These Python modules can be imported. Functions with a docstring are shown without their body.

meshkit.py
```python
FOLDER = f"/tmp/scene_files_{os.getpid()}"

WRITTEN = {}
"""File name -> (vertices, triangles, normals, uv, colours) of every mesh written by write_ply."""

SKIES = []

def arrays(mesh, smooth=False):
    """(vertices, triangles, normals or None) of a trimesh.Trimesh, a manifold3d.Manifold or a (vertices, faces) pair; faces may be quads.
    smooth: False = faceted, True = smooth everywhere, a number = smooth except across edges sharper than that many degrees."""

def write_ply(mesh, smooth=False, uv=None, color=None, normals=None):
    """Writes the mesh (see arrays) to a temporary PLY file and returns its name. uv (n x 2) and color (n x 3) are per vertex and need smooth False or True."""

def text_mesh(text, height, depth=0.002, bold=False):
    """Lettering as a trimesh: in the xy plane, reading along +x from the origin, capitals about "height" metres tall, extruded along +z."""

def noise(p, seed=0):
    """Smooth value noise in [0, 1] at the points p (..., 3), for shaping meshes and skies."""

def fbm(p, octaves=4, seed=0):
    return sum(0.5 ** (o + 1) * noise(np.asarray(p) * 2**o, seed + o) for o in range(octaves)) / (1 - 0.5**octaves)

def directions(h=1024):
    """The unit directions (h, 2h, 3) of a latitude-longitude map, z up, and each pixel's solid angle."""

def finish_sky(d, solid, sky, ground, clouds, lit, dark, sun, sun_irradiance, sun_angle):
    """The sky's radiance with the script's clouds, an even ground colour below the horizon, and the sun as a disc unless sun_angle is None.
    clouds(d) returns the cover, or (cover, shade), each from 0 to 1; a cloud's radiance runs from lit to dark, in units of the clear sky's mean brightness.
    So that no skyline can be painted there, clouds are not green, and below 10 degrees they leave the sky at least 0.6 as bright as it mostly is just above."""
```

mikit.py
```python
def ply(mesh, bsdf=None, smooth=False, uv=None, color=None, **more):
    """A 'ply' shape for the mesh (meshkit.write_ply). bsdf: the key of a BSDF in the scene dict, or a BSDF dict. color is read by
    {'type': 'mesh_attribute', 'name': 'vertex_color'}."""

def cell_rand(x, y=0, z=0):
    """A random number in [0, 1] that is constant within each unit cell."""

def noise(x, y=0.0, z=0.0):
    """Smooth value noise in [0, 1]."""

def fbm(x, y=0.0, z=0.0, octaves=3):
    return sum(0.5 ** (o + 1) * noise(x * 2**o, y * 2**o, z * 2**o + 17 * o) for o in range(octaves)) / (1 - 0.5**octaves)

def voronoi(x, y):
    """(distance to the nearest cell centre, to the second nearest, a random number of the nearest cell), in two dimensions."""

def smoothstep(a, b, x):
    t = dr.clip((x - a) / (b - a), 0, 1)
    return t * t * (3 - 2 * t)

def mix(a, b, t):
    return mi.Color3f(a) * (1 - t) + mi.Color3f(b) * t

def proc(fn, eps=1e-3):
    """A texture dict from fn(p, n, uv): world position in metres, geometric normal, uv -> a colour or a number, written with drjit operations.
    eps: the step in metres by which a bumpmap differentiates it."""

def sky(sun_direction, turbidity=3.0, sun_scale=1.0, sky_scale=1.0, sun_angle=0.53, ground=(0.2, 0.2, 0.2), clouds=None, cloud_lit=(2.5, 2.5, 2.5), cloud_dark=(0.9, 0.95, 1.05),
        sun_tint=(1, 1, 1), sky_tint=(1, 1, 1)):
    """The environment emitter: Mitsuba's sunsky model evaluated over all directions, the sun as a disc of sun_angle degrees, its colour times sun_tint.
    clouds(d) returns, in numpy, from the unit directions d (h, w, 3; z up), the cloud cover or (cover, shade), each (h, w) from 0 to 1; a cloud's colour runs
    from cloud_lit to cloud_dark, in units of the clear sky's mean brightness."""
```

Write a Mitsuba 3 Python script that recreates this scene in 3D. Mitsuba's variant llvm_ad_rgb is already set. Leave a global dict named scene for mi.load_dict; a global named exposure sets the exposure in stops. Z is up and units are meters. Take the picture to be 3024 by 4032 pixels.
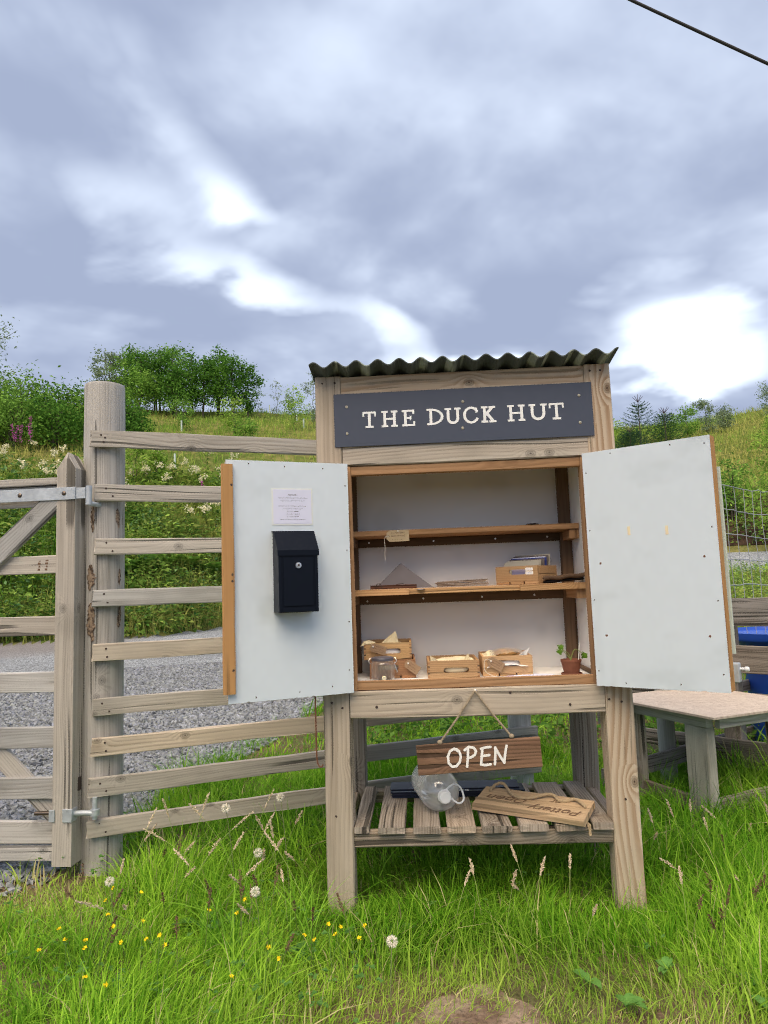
import math
import numpy as np, trimesh, manifold3d as m3
import drjit as dr, mitsuba as mi
from shapely.geometry import LineString, Polygon, Point, box as sbox
from shapely import affinity
from shapely.ops import unary_union
import mikit, meshkit
from mikit import proc, noise, fbm, voronoi, cell_rand, smoothstep, mix

T = mi.ScalarTransform4f
scene, labels = {}, {}
rng = np.random.default_rng(7)

# ------------------------------------------------------------------ camera, sky, exposure
CAM = np.array([0.0, 0.0, 1.2])
PITCH, ROLL = math.radians(6.145), math.radians(-2.024)
fwd = np.array([0, math.cos(PITCH), math.sin(PITCH)])
up0 = np.cross([1.0, 0, 0], fwd)
upv = -math.sin(ROLL) * np.array([1.0, 0, 0]) + math.cos(ROLL) * up0
scene['camera'] = {'type': 'perspective', 'fov': 56.8, 'fov_axis': 'x', 'near_clip': 0.05, 'far_clip': 2000.0,
                   'to_world': T().look_at(origin=CAM.tolist(), target=(CAM + fwd).tolist(), up=upv.tolist())}


def clouds(d):
    """Broken overcast: a rolling grey-blue deck (noise on a cloud plane) with thin bright gaps low in the north."""
    z = np.maximum(d[..., 2], 0.03)
    p = np.stack([d[..., 0] / (z + 0.16), d[..., 1] / (z + 0.16), z * 0.6], -1)
    w = np.stack([meshkit.fbm(p * 1.1 + 5.2, 3, 3), meshkit.fbm(p * 1.1 + 9.7, 3, 4), 0 * z], -1)
    q = p + 0.8 * (w - 0.5)
    n = meshkit.fbm(q * 1.15 + 2.0, 5, 11)
    n2 = meshkit.fbm((p + 0.5 * (w - 0.5)) * 4.2 + 31.0, 6, 21)
    az = np.degrees(np.arctan2(d[..., 0], d[..., 1])) + 9 * (w[..., 0] - 0.5) + 5 * (n2 - 0.5)
    el = np.degrees(np.arcsin(np.clip(d[..., 2], -1, 1))) + 7 * (w[..., 1] - 0.5) + 5 * (n2 - 0.5)

    def gap(a, e, sa, se, rot=0.0, p=1.0):
        c, s = math.cos(math.radians(rot)), math.sin(math.radians(rot))
        x, y = az - a, el - e
        return np.exp(-(((x * c + y * s) / sa) ** 2 + ((-x * s + y * c) / se) ** 2) ** p)

    gaps = (1.35 * gap(24.8, 17.2, 5.6, 2.7, -3, 1.3) + 0.62 * gap(-10, 24.2, 6.5, 1.6, -8, 1.0) + 0.50 * gap(-11.5, 29.3, 3.6, 1.9, -25) + 0.30 * gap(-22, 27.6, 9, 2.4, 5)
            + 0.72 * gap(0.5, 20.6, 4.5, 2.2, -20, 1.0) + 0.95 * gap(9, 17.0, 8, 1.3, -4, 1.3) + 0.32 * gap(26, 23.0, 7, 2.2) + 0.25 * gap(-17, 35, 4, 6, 40) + 0.18 * gap(-3, 37, 5, 2, 30))
    heavy = 0.26 * gap(-21, 21.8, 12, 2.2, -6, 1.3) + 0.16 * gap(5, 26, 9, 5, -30) + 0.22 * gap(12.5, 22, 5, 2, 0) + 0.2 * gap(-29, 31.5, 5, 2.0) + 0.35 * gap(28, 11.8, 8, 2.2, 0, 1.5)
    t = np.clip((1.1 * gaps + 0.6 * (n - 0.5) + 0.95 * (n2 - 0.5) - 0.27) / 0.85, 0, 1)
    t = t ** 1.1
    billow = np.abs(2 * meshkit.fbm(q * 1.9 + 7.0, 4, 41) - 1)
    n3 = meshkit.fbm((p + 0.35 * (w - 0.5)) * 9.0 + 3.0, 5, 51)
    deck = 0.90 + 0.34 * (n - 0.5) + 0.50 * (n2 - 0.5) + 0.30 * (n3 - 0.5) - 0.26 * (billow - 0.22) + heavy
    deck = 0.83 + 0.20 * np.tanh((deck - 0.83) / 0.22)
    shade = deck - 0.92 * t
    return np.ones(z.shape), np.clip(shade, 0, 1)


SUN = [-0.16, -0.66, 0.92]
scene['sky'] = mikit.sky(SUN, turbidity=3, sun_scale=0.30, sun_angle=50, ground=(0.12, 0.13, 0.08), clouds=clouds,
                         cloud_lit=(2.35, 2.6, 2.9), cloud_dark=(0.585, 0.69, 0.96), sun_tint=(1.0, 0.95, 0.86))
exposure = 2.95

# ------------------------------------------------------------------ names
used = {}


def name(n):
    k = used.get(n, -1) + 1
    used[n] = k
    return n if k == 0 else f'{n}_{k:03d}'


def thing(n, label, cat, group=None):
    key = name(n)
    labels[key] = {'label': label, 'category': cat}
    if group:
        labels[key]['group'] = group
    return key


def part(parent, n, mesh, bsdf='wood', label=None, **kw):
    key = name(f'{parent}__{n}')
    put(key, mesh, bsdf, **kw)
    if label:
        labels[key] = {'label': label}
    return key


def solo(n, label, cat, mesh, bsdf, group=None, **kw):
    key = thing(n, label, cat, group)
    put(key, mesh, bsdf, **kw)
    return key


def structure(n, mesh, bsdf, **kw):
    put(n, mesh, bsdf, **kw)
    labels[n] = {'kind': 'structure'}


def put(key, mesh, bsdf, smooth=False, **kw):
    bsdf = 'mat_' + bsdf
    if isinstance(mesh, dict):
        kw = {'uv': mesh.get('uv'), 'color': mesh.get('color'), **kw}
        mesh = (mesh['v'], mesh['f'])
        kw = {k: v for k, v in kw.items() if v is not None}
    scene[key] = mikit.ply(mesh, bsdf, smooth=smooth, **kw)


# ------------------------------------------------------------------ frames
def frame(o, eu, ew, ez=(0, 0, 1)):
    M = np.eye(4)
    M[:3, 0], M[:3, 1], M[:3, 2], M[:3, 3] = eu, ew, ez, o
    return M


YAW = math.radians(-2.618)
EU, EW = np.array([math.cos(YAW), math.sin(YAW), 0]), np.array([-math.sin(YAW), math.cos(YAW), 0])
HUT = frame([-0.2587, 2.7618, 0], EU, EW)          # u along the front, w into the hut, z up
I4 = np.eye(4)


def tf(v, M):
    return np.asarray(v, float) @ M[:3, :3].T + M[:3, 3]


def hutp(u, w, z):
    return tf([[u, w, z]], HUT)[0]


# ------------------------------------------------------------------ materials
def rgb(*c):
    return {'type': 'rgb', 'value': list(c)}


def plain(k, c, rough=0.6, spec=0.5, **kw):
    scene['mat_' + k] = {'type': 'twosided', 'bsdf': {'type': 'principled', 'base_color': rgb(*c) if isinstance(c, tuple) else c, 'roughness': rough, 'specular': spec, **kw}}


# wood: uv carries (8 * board + metres along the grain, 4 * kind + metres across)
WOODS = ['grey', 'tan', 'warm', 'cedar', 'brown', 'pine', 'redpine', 'stain', 'carved', 'walnut', 'dark', 'strip', 'faded', 'slat', 'crate']
WID = {k: i for i, k in enumerate(WOODS)}
#        light grain colour    dark grain colour      rings  streaks knots  stains
WPAR = {
    'grey':    ((.52, .505, .475), (.27, .25, .225), .42, .7, .8, .6),
    'tan':     ((.54, .49, .415), (.32, .27, .215), .60, .6, .9, .4),
    'warm':    ((.56, .465, .345), (.33, .215, .13), .95, .35, 1.0, .25),
    'cedar':   ((.44, .26, .135), (.27, .14, .065), .55, .5, .25, .3),
    'brown':   ((.155, .10, .06), (.075, .045, .028), .4, .6, .7, .3),
    'pine':    ((.62, .41, .20), (.46, .25, .10), .7, .3, .4, .1),
    'redpine': ((.44, .235, .12), (.25, .105, .05), .8, .4, .4, .2),
    'stain':   ((.27, .165, .11), (.115, .065, .042), .7, .7, .3, .3),
    'carved':  ((.52, .39, .25), (.36, .25, .15), .5, .5, .2, .3),
    'walnut':  ((.13, .05, .028), (.05, .02, .012), .6, .6, .2, .2),
    'dark':    ((.30, .27, .245), (.10, .085, .072), .8, 1.0, .5, .7),
    'strip':   ((.50, .285, .115), (.40, .20, .075), .3, .3, .5, .1),
    'faded':   ((.54, .525, .46), (.33, .30, .245), .4, .3, .4, .8),
    'slat':    ((.40, .345, .285), (.17, .135, .105), .75, .9, .6, .8),
    'crate':   ((.58, .38, .20), (.36, .18, .075), .85, .3, .3, .1)}


def wood_fields(uv):
    u, v = uv.x, uv.y
    idn = dr.floor(u / 8 + 0.5)
    kind = dr.floor(v / 4)
    a = u - 8 * idn
    b = v - 4 * kind
    r1, r2 = cell_rand(idn, 3), cell_rand(idn, 7)
    freq = mi.Float(60.0)
    for k, f in (('grey', 85.0), ('tan', 55.0), ('warm', 40.0), ('slat', 90.0), ('dark', 75.0), ('crate', 150.0), ('redpine', 170.0), ('pine', 90.0), ('stain', 60.0), ('faded', 95.0)):
        freq = dr.select(dr.abs(kind - WID[k]) < 0.5, f, freq)
    wob = fbm(a * 1.5 + r1 * 50, b * 8 + r2 * 30, 0, 2) - 0.5
    kx, ky = a * 7.5 + r1 * 37, b * 10 + r2 * 91
    d1, d2, kr = voronoi(kx, ky)
    has = dr.select(kr < 0.14, 1.0, 0.0)
    knot = has * smoothstep(0.19, 0.12, d1)
    ring_k = has * dr.exp(-dr.square(d1 / 0.34))
    g = (b + 0.075 * wob + 0.045 * ring_k) * freq + r2 * 9
    s = g - dr.floor(g)
    ring = smoothstep(0.2, 0.85, s) * smoothstep(1.0, 0.92, s) * (0.45 + 1.1 * noise(a * 2 + r1 * 33, b * 20))
    fine = noise(a * 6 + r1 * 80, b * 330)
    streak = fbm(a * 1.6 + r2 * 40, b * 60 + r1 * 60, 0, 2)
    crack = smoothstep(0.76, 0.80, noise(a * 1.3 + r2 * 20, b * 95 + 3.3 * wob + r1 * 70)) * smoothstep(0.45, 0.6, noise(a * 2.4 + r1 * 10, b * 5 + 7))
    blot = fbm(a * 3.2 + r1 * 20, b * 9 + r2 * 20, 1.5, 3)
    return kind, idn, r1, r2, knot, ring, fine, streak, crack, blot, d1


def wood_color(p, n, uv):
    kind, idn, r1, r2, knot, ring, fine, streak, crack, blot, d1 = wood_fields(uv)
    L, D = mi.Color3f(*WPAR['grey'][0]), mi.Color3f(*WPAR['grey'][1])
    P = [mi.Float(WPAR['grey'][i]) for i in range(2, 6)]
    for k, i in WID.items():
        on = dr.abs(kind - i) < 0.5
        L = dr.select(on, mi.Color3f(*WPAR[k][0]), L)
        D = dr.select(on, mi.Color3f(*WPAR[k][1]), D)
        P = [dr.select(on, mi.Float(WPAR[k][j + 2]), P[j]) for j in range(4)]
    t = P[0] * 0.62 * ring + P[1] * (0.55 * (fine - 0.5) + 1.15 * (streak - 0.5)) + 0.12
    t = dr.clip(t, 0, 1)
    c = L * (1 - t) + D * t
    c = c * (1 - 0.55 * P[2] * knot * (0.5 + 0.5 * smoothstep(0.6, 0.9, dr.sin(d1 * 95) * 0.5 + 0.5)) - 0.35 * P[2] * knot * smoothstep(0.08, 0.0, d1))
    c = c * (1 - 0.75 * crack * dr.minimum(P[1] * 1.2, 1))
    st = smoothstep(0.48, 0.75, blot) * P[3]
    c = c * (1 - 0.38 * st) + mi.Color3f(0.06, 0.075, 0.03) * (0.16 * st)
    tone = 0.82 + 0.34 * r1
    warmth = (r2 - 0.5) * 0.09
    return c * tone * mi.Color3f(1 + warmth, 1.0, 1 - 1.3 * warmth)


def wood_bump(p, n, uv):
    kind, idn, r1, r2, knot, ring, fine, streak, crack, blot, d1 = wood_fields(uv)
    return 0.35 * ring + 0.5 * fine + 0.6 * streak - 2.2 * crack + 0.5 * knot


scene['mat_wood'] = {'type': 'twosided', 'bsdf': {'type': 'bumpmap', 'arbitrary': proc(wood_bump, 1.5e-3), 'scale': 0.0011,
                                            'bsdf': {'type': 'principled', 'base_color': proc(wood_color), 'roughness': 0.72, 'specular': 0.3}}}
VC = {'type': 'mesh_attribute', 'name': 'vertex_color'}
scene['mat_leaf'] = {'type': 'principledthin', 'base_color': VC, 'roughness': 0.45, 'diff_trans': 0.55, 'spec_trans': 0.0, 'eta': 1.35}
scene['mat_tint'] = {'type': 'twosided', 'bsdf': {'type': 'principled', 'base_color': VC, 'roughness': 0.8, 'specular': 0.25}}


def board_white(p, n, uv):
    sm = fbm(p.x * 5, p.y * 5, p.z * 7, 4)
    fine = noise(p.x * 60, p.y * 60, p.z * 26)
    c = mi.Color3f(0.665, 0.76, 0.84) * (0.97 + 0.06 * fine * sm)
    m = smoothstep(0.52, 0.8, sm)
    st = smoothstep(0.55, 0.8, noise(p.x * 34 + p.y * 11, p.y * 34, p.z * 1.6)) * smoothstep(0.45, 0.7, fbm(p.x * 3, p.y * 3, p.z * 4 + 9, 3))
    return c * (1 - 0.12 * m - 0.10 * st) + mi.Color3f(0.02, 0.03, 0.025) * m * 0.5


def inner_white(p, n, uv):
    sm = fbm(p.x * 6, p.y * 6, p.z * 6, 3)
    m = smoothstep(0.55, 0.8, sm)
    return mi.Color3f(0.80, 0.81, 0.81) * (1 - 0.10 * m)


scene['mat_white_inner'] = {'type': 'twosided', 'bsdf': {'type': 'principled', 'base_color': proc(inner_white), 'roughness': 0.5, 'specular': 0.4}}
scene['mat_white_board'] = {'type': 'twosided', 'bsdf': {'type': 'principled', 'base_color': proc(board_white), 'roughness': 0.42, 'specular': 0.45}}
plain('sign_slate', (0.054, 0.069, 0.108), 0.5, 0.4)
plain('letter_white', (0.86, 0.89, 0.90), 0.55)
plain('paint_white', (0.86, 0.86, 0.84), 0.45)
plain('box_black', (0.003, 0.006, 0.014), 0.42, 0.18)
plain('paper', (0.68, 0.72, 0.90), 0.55)
plain('laminate', (0.72, 0.77, 0.76), 0.25)
plain('ink', (0.06, 0.06, 0.09), 0.8)
plain('chrome', (0.75, 0.75, 0.74), 0.25, metallic=1.0)
plain('brass', (0.62, 0.56, 0.42), 0.35, metallic=1.0)
plain('nail', (0.05, 0.035, 0.03), 0.7)
plain('rust', (0.15, 0.065, 0.035), 0.8)
plain('tag', (0.33, 0.225, 0.14), 0.85, 0.2)
plain('tag_pale', (0.52, 0.42, 0.27), 0.85, 0.2)
plain('string', (0.72, 0.68, 0.60), 0.9, 0.1)
plain('rope', (0.42, 0.33, 0.21), 0.95, 0.1)
plain('rope_grey', (0.36, 0.30, 0.22), 0.95, 0.1)
plain('napkin', (0.235, 0.215, 0.225), 0.9, 0.1)
plain('paper_brown', (0.30, 0.225, 0.17), 0.85, 0.1)
plain('cream', (0.80, 0.72, 0.50), 0.8, 0.2)
plain('tissue', (0.82, 0.83, 0.84), 0.7, 0.3)
plain('cake', (0.42, 0.24, 0.09), 0.9, 0.1)
plain('navy', (0.010, 0.015, 0.036), 0.3, 0.5)
plain('black', (0.012, 0.011, 0.012), 0.9, 0.2)
plain('weave', (0.115, 0.075, 0.05), 0.95, 0.1)
plain('card_grey', (0.42, 0.40, 0.34), 0.6)
plain('card_dark', (0.14, 0.12, 0.115), 0.6)
plain('card_lilac', (0.50, 0.48, 0.72), 0.6)
plain('card_blue', (0.03, 0.05, 0.24), 0.5)
plain('coin', (0.62, 0.55, 0.38), 0.35, metallic=1.0)
plain('coin_dark', (0.20, 0.16, 0.13), 0.4, metallic=1.0)
plain('cap', (0.72, 0.76, 0.80), 0.4)
plain('rubber', (0.10, 0.10, 0.13), 0.3)
plain('wire', (0.33, 0.36, 0.38), 0.5)
plain('cable', (0.03, 0.03, 0.032), 0.6)
plain('burnt', (0.17, 0.105, 0.065), 0.8)
plain('pale_panel', (0.58, 0.66, 0.60), 0.35)
plain('tube_white', (0.62, 0.72, 0.68), 0.5)


def galv(p, n, uv):
    a = fbm(p.x * 60, p.y * 60, p.z * 60, 3)
    return mix((0.42, 0.47, 0.52), (0.62, 0.68, 0.73), a) * (0.85 + 0.3 * noise(p.x * 15, p.y * 15, p.z * 15))


scene['mat_galvanised'] = {'type': 'twosided', 'bsdf': {'type': 'principled', 'base_color': proc(galv), 'roughness': 0.5, 'metallic': 0.45}}


def roof_col(p, n, uv):
    m = fbm(p.x * 26, p.y * 3, p.z * 8, 4)
    c = mix((0.040, 0.055, 0.055), (0.10, 0.125, 0.12), m)
    s = smoothstep(0.50, 0.68, fbm(p.x * 45 + 9, p.y * 3, p.z * 6, 3))
    return mix(c, (0.42, 0.50, 0.46), s * 0.8)


scene['mat_roof_sheet'] = {'type': 'twosided', 'bsdf': {'type': 'principled', 'base_color': proc(roof_col), 'roughness': 0.7}}


def terracotta(p, n, uv):
    a = fbm(p.x * 70, p.y * 70, p.z * 70, 3)
    return mix((0.17, 0.062, 0.036), (0.27, 0.105, 0.062), a)


scene['mat_terracotta'] = {'type': 'twosided', 'bsdf': {'type': 'principled', 'base_color': proc(terracotta), 'roughness': 0.85}}


def osb(p, n, uv):
    a = noise(p.x * 40 + 10 * noise(p.x * 20, p.y * 20), p.y * 130, 1)
    b = noise(p.x * 120, p.y * 40 + 8 * noise(p.x * 25, p.y * 25, 4), 2)
    return mix((0.37, 0.30, 0.245), (0.585, 0.515, 0.445), 0.68 * a + 0.32 * b)


scene['mat_osb'] = {'type': 'twosided', 'bsdf': {'type': 'principled', 'base_color': proc(osb), 'roughness': 0.75}}


def faded_blue(p, n, uv):
    a = fbm(p.x * 9, p.y * 9, p.z * 9, 3)
    return mix((0.012, 0.06, 0.36), (0.02, 0.09, 0.52), a)


scene['mat_blue_plastic'] = {'type': 'twosided', 'bsdf': {'type': 'principled', 'base_color': proc(faded_blue), 'roughness': 0.4}}


def soil_col(p, n, uv):
    a = fbm(p.x * 9, p.y * 9, 0, 4)
    b = noise(p.x * 90, p.y * 90, 2)
    green = smoothstep(0.42, 0.6, fbm(p.x * 3.1, p.y * 3.1, 5, 3))
    soil = mix((0.12, 0.08, 0.052), (0.26, 0.19, 0.135), 0.6 * a + 0.4 * b)
    return mix(soil, (0.075, 0.12, 0.03), 0.45 * green)


scene['mat_soil'] = {'type': 'twosided', 'bsdf': {'type': 'bumpmap', 'arbitrary': proc(lambda p, n, uv: fbm(p.x * 40, p.y * 40, 0, 3)), 'scale': 0.02,
                                            'bsdf': {'type': 'diffuse', 'reflectance': proc(soil_col)}}}


def bare_col(p, n, uv):
    a = fbm(p.x * 16, p.y * 16, 0, 4)
    return mix((0.20, 0.14, 0.10), (0.37, 0.285, 0.215), smoothstep(0.3, 0.7, a))


scene['mat_bare_earth'] = {'type': 'twosided', 'bsdf': {'type': 'bumpmap', 'arbitrary': proc(lambda p, n, uv: fbm(p.x * 55, p.y * 55, 0, 4)), 'scale': 0.02,
                                                  'bsdf': {'type': 'diffuse', 'reflectance': proc(bare_col)}}}


def stone_col(p, n, uv):
    return mix((0.12, 0.13, 0.14), (0.44, 0.46, 0.48), cell_rand(p.x * 24, p.y * 24, 3) * 0.7 + 0.3 * noise(p.x * 40, p.y * 40, p.z * 40))


def yard_col(p, n, uv):
    d1, d2, r = voronoi(p.x * 26, p.y * 22)
    e = smoothstep(0.02, 0.25, d2 - d1)
    big = fbm(p.x * 0.5, p.y * 0.7, 0, 3)
    c = mix((0.20, 0.22, 0.235), (0.58, 0.62, 0.655), r) * (0.45 + 0.55 * e)
    track = smoothstep(-6.2, -8.5, p.x + 1.0 * (big - 0.5)) * smoothstep(16.0, 19.0, p.y + 3 * big)
    return mix(c * (0.8 + 0.4 * big), (0.25, 0.225, 0.21), 0.75 * track)


scene['mat_gravel_sheet'] = {'type': 'twosided', 'bsdf': {'type': 'bumpmap', 'arbitrary': proc(lambda p, n, uv: voronoi(p.x * 26, p.y * 22)[0], 3e-3), 'scale': -0.03,
                                                    'bsdf': {'type': 'diffuse', 'reflectance': proc(yard_col)}}}
scene['mat_stone'] = {'type': 'twosided', 'bsdf': {'type': 'diffuse', 'reflectance': VC}}


def hill_col(p, n, uv):
    a = fbm(p.x * 0.35, p.y * 0.35, p.z * 0.3, 4)
    b = fbm(p.x * 2.2, p.y * 2.2, p.z * 2, 3)
    c = mix((0.10, 0.145, 0.035), (0.24, 0.225, 0.08), smoothstep(0.35, 0.65, 0.5 * a + 0.5 * b))
    return c * (0.7 + 0.6 * noise(p.x * 6, p.y * 6, p.z * 6))


scene['mat_hillside'] = {'type': 'twosided', 'bsdf': {'type': 'diffuse', 'reflectance': proc(hill_col)}}
scene['mat_dark_earth'] = {'type': 'twosided', 'bsdf': {'type': 'diffuse', 'reflectance': proc(lambda p, n, uv: mix((0.04, 0.026, 0.02), (0.11, 0.07, 0.05), fbm(p.x * 3, p.y * 3, p.z * 3, 3)))}}
scene['mat_glass'] = {'type': 'blendbsdf', 'weight': 0.10, 'a': {'type': 'thindielectric', 'int_ior': 1.6}, 'b': {'type': 'principledthin', 'base_color': rgb(.95, .97, .96), 'roughness': 0.2, 'spec_trans': 0.0, 'diff_trans': 0.9, 'eta': 1.5}}
scene['mat_pet'] = {'type': 'blendbsdf', 'weight': 0.24, 'a': {'type': 'thindielectric', 'int_ior': 1.65}, 'b': {'type': 'principledthin', 'base_color': rgb(.97, 1, 1), 'roughness': 0.2, 'spec_trans': 0.0, 'diff_trans': 0.9, 'eta': 1.5}}
scene['mat_film'] = {'type': 'principledthin', 'base_color': rgb(.95, .95, .94), 'roughness': 0.15, 'spec_trans': 0.75, 'diff_trans': 0.8, 'eta': 1.45}
scene['mat_water'] = {'type': 'dielectric', 'int_ior': 1.33}

# ------------------------------------------------------------------ mesh helpers
board_no = [0]


def mixc_(a, b, t):
    return np.asarray(a)[None] * (1 - t[:, None]) + np.asarray(b)[None] * t[:, None]



def board(p0, p1, w, h, side, kind, bevel=0.003, M=I4, rough=0.0, n=2, pts=None, cut=(0, 0)):
    """A plank from p0 to p1, w wide along side, h thick across, with bevelled edges, grain along its length; dict with v, f, uv."""
    p0, p1 = tf([p0], M)[0], tf([p1], M)[0]
    d = p1 - p0
    L = np.linalg.norm(d)
    d = d / L
    s = M[:3, :3] @ np.asarray(side, float)
    s = s - d * (s @ d)
    s /= np.linalg.norm(s)
    t = np.cross(d, s)
    if pts is None:
        a, b, e = w / 2, h / 2, min(bevel, w / 3, h / 3)
        pts = [(-a + e, -b), (a - e, -b), (a, -b + e), (a, b - e), (a - e, b), (-a + e, b), (-a, b - e), (-a, -b + e)]
    pts = np.array(pts, float)
    m = len(pts)
    board_no[0] += 1
    no = board_no[0] % 40
    r = np.random.default_rng(1000 + board_no[0])
    off = r.uniform(-0.8, 0.8)
    per = np.r_[0, np.cumsum(np.linalg.norm(np.roll(pts, -1, 0) - pts, axis=1))]
    U0, V0 = 8 * no + off, 4 * WID[kind] + 0.3 + r.uniform(0, 0.4)
    xs = np.linspace(0, L, n)
    rings = np.stack([pts + (r.normal(0, rough, pts.shape) if rough else 0) for _ in xs])          # n, m, 2
    c0, c1 = cut
    vv, uv, ff = [], [], []

    def P3(i, j):
        q = rings[i, j]
        x = xs[i] + (r.uniform(-1, 1) * (c0 if i == 0 else c1) if i in (0, n - 1) else 0)
        return p0 + d * x + s * q[0] + t * q[1]
    G = np.array([[P3(i, j) for j in range(m)] for i in range(n)])
    k = 0
    for i in range(n - 1):
        for j in range(m):
            j2 = (j + 1) % m
            vv += [G[i, j], G[i, j2], G[i + 1, j2], G[i + 1, j]]
            uv += [(U0 + xs[i], V0 + per[j]), (U0 + xs[i], V0 + per[j + 1]), (U0 + xs[i + 1], V0 + per[j + 1]), (U0 + xs[i + 1], V0 + per[j])]
            ff += [(k, k + 2, k + 1), (k, k + 3, k + 2)]
            k += 4
    for i, flip in ((0, 0), (n - 1, 1)):
        c = G[i].mean(0)
        for j in range(m):
            j2 = (j + 1) % m
            vv += [c, G[i, j], G[i, j2]]
            cc = pts.mean(0)
            uv += [(U0 + 3 + 0.15 * cc[1], V0 + cc[0] + 0.2), (U0 + 3 + 0.15 * pts[j, 1], V0 + pts[j, 0] + 0.2), (U0 + 3 + 0.15 * pts[j2, 1], V0 + pts[j2, 0] + 0.2)]
            ff += [(k, k + 2, k + 1) if flip else (k, k + 1, k + 2)]
            k += 3
    f = np.array(ff)[:, ::-1]
    return {'v': np.array(vv), 'f': f, 'uv': np.array(uv)}


def hb(u, w, z, kind, axis='u', **kw):
    """A board given by its ranges in the hut's frame."""
    a = [np.mean(u), np.mean(w), np.mean(z)]
    b = list(a)
    i = 'uwz'.index(axis)
    r = [u, w, z]
    a[i], b[i] = r[i]
    o = [k for k in (0, 1, 2) if k != i]
    side = np.eye(3)[o[0]]
    M = kw.pop('M', HUT)
    return board(a, b, abs(r[o[0]][1] - r[o[0]][0]), abs(r[o[1]][1] - r[o[1]][0]), side, kind, M=M, **kw)


def hull_box(x0, x1, y0, y1, z0, z1, r=0.002, M=I4):
    p = [(x, y, z) for x in (x0, x1) for y in (y0, y1) for z in (z0, z1)]
    q = []
    for (x, y, z) in p:
        sx, sy, sz = (1 if x == x0 else -1), (1 if y == y0 else -1), (1 if z == z0 else -1)
        q += [(x + sx * r, y + sy * r, z), (x + sx * r, y, z + sz * r), (x, y + sy * r, z + sz * r)]
    h = trimesh.convex.convex_hull(np.array(q))
    h.vertices = tf(h.vertices, M)
    return h


def move(mesh, M):
    m = mesh.copy()
    m.vertices = tf(m.vertices, M)
    if np.linalg.det(M[:3, :3]) < 0:
        m.invert()
    return m


def prism(poly, depth, M=I4, z0=0.0):
    gs = [g for g in getattr(poly, 'geoms', [poly]) if g.area > 1e-9]
    m = trimesh.util.concatenate([trimesh.creation.extrude_polygon(g, depth, engine='earcut') for g in gs])
    m.vertices[:, 2] += z0
    return move(m, M)


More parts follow.
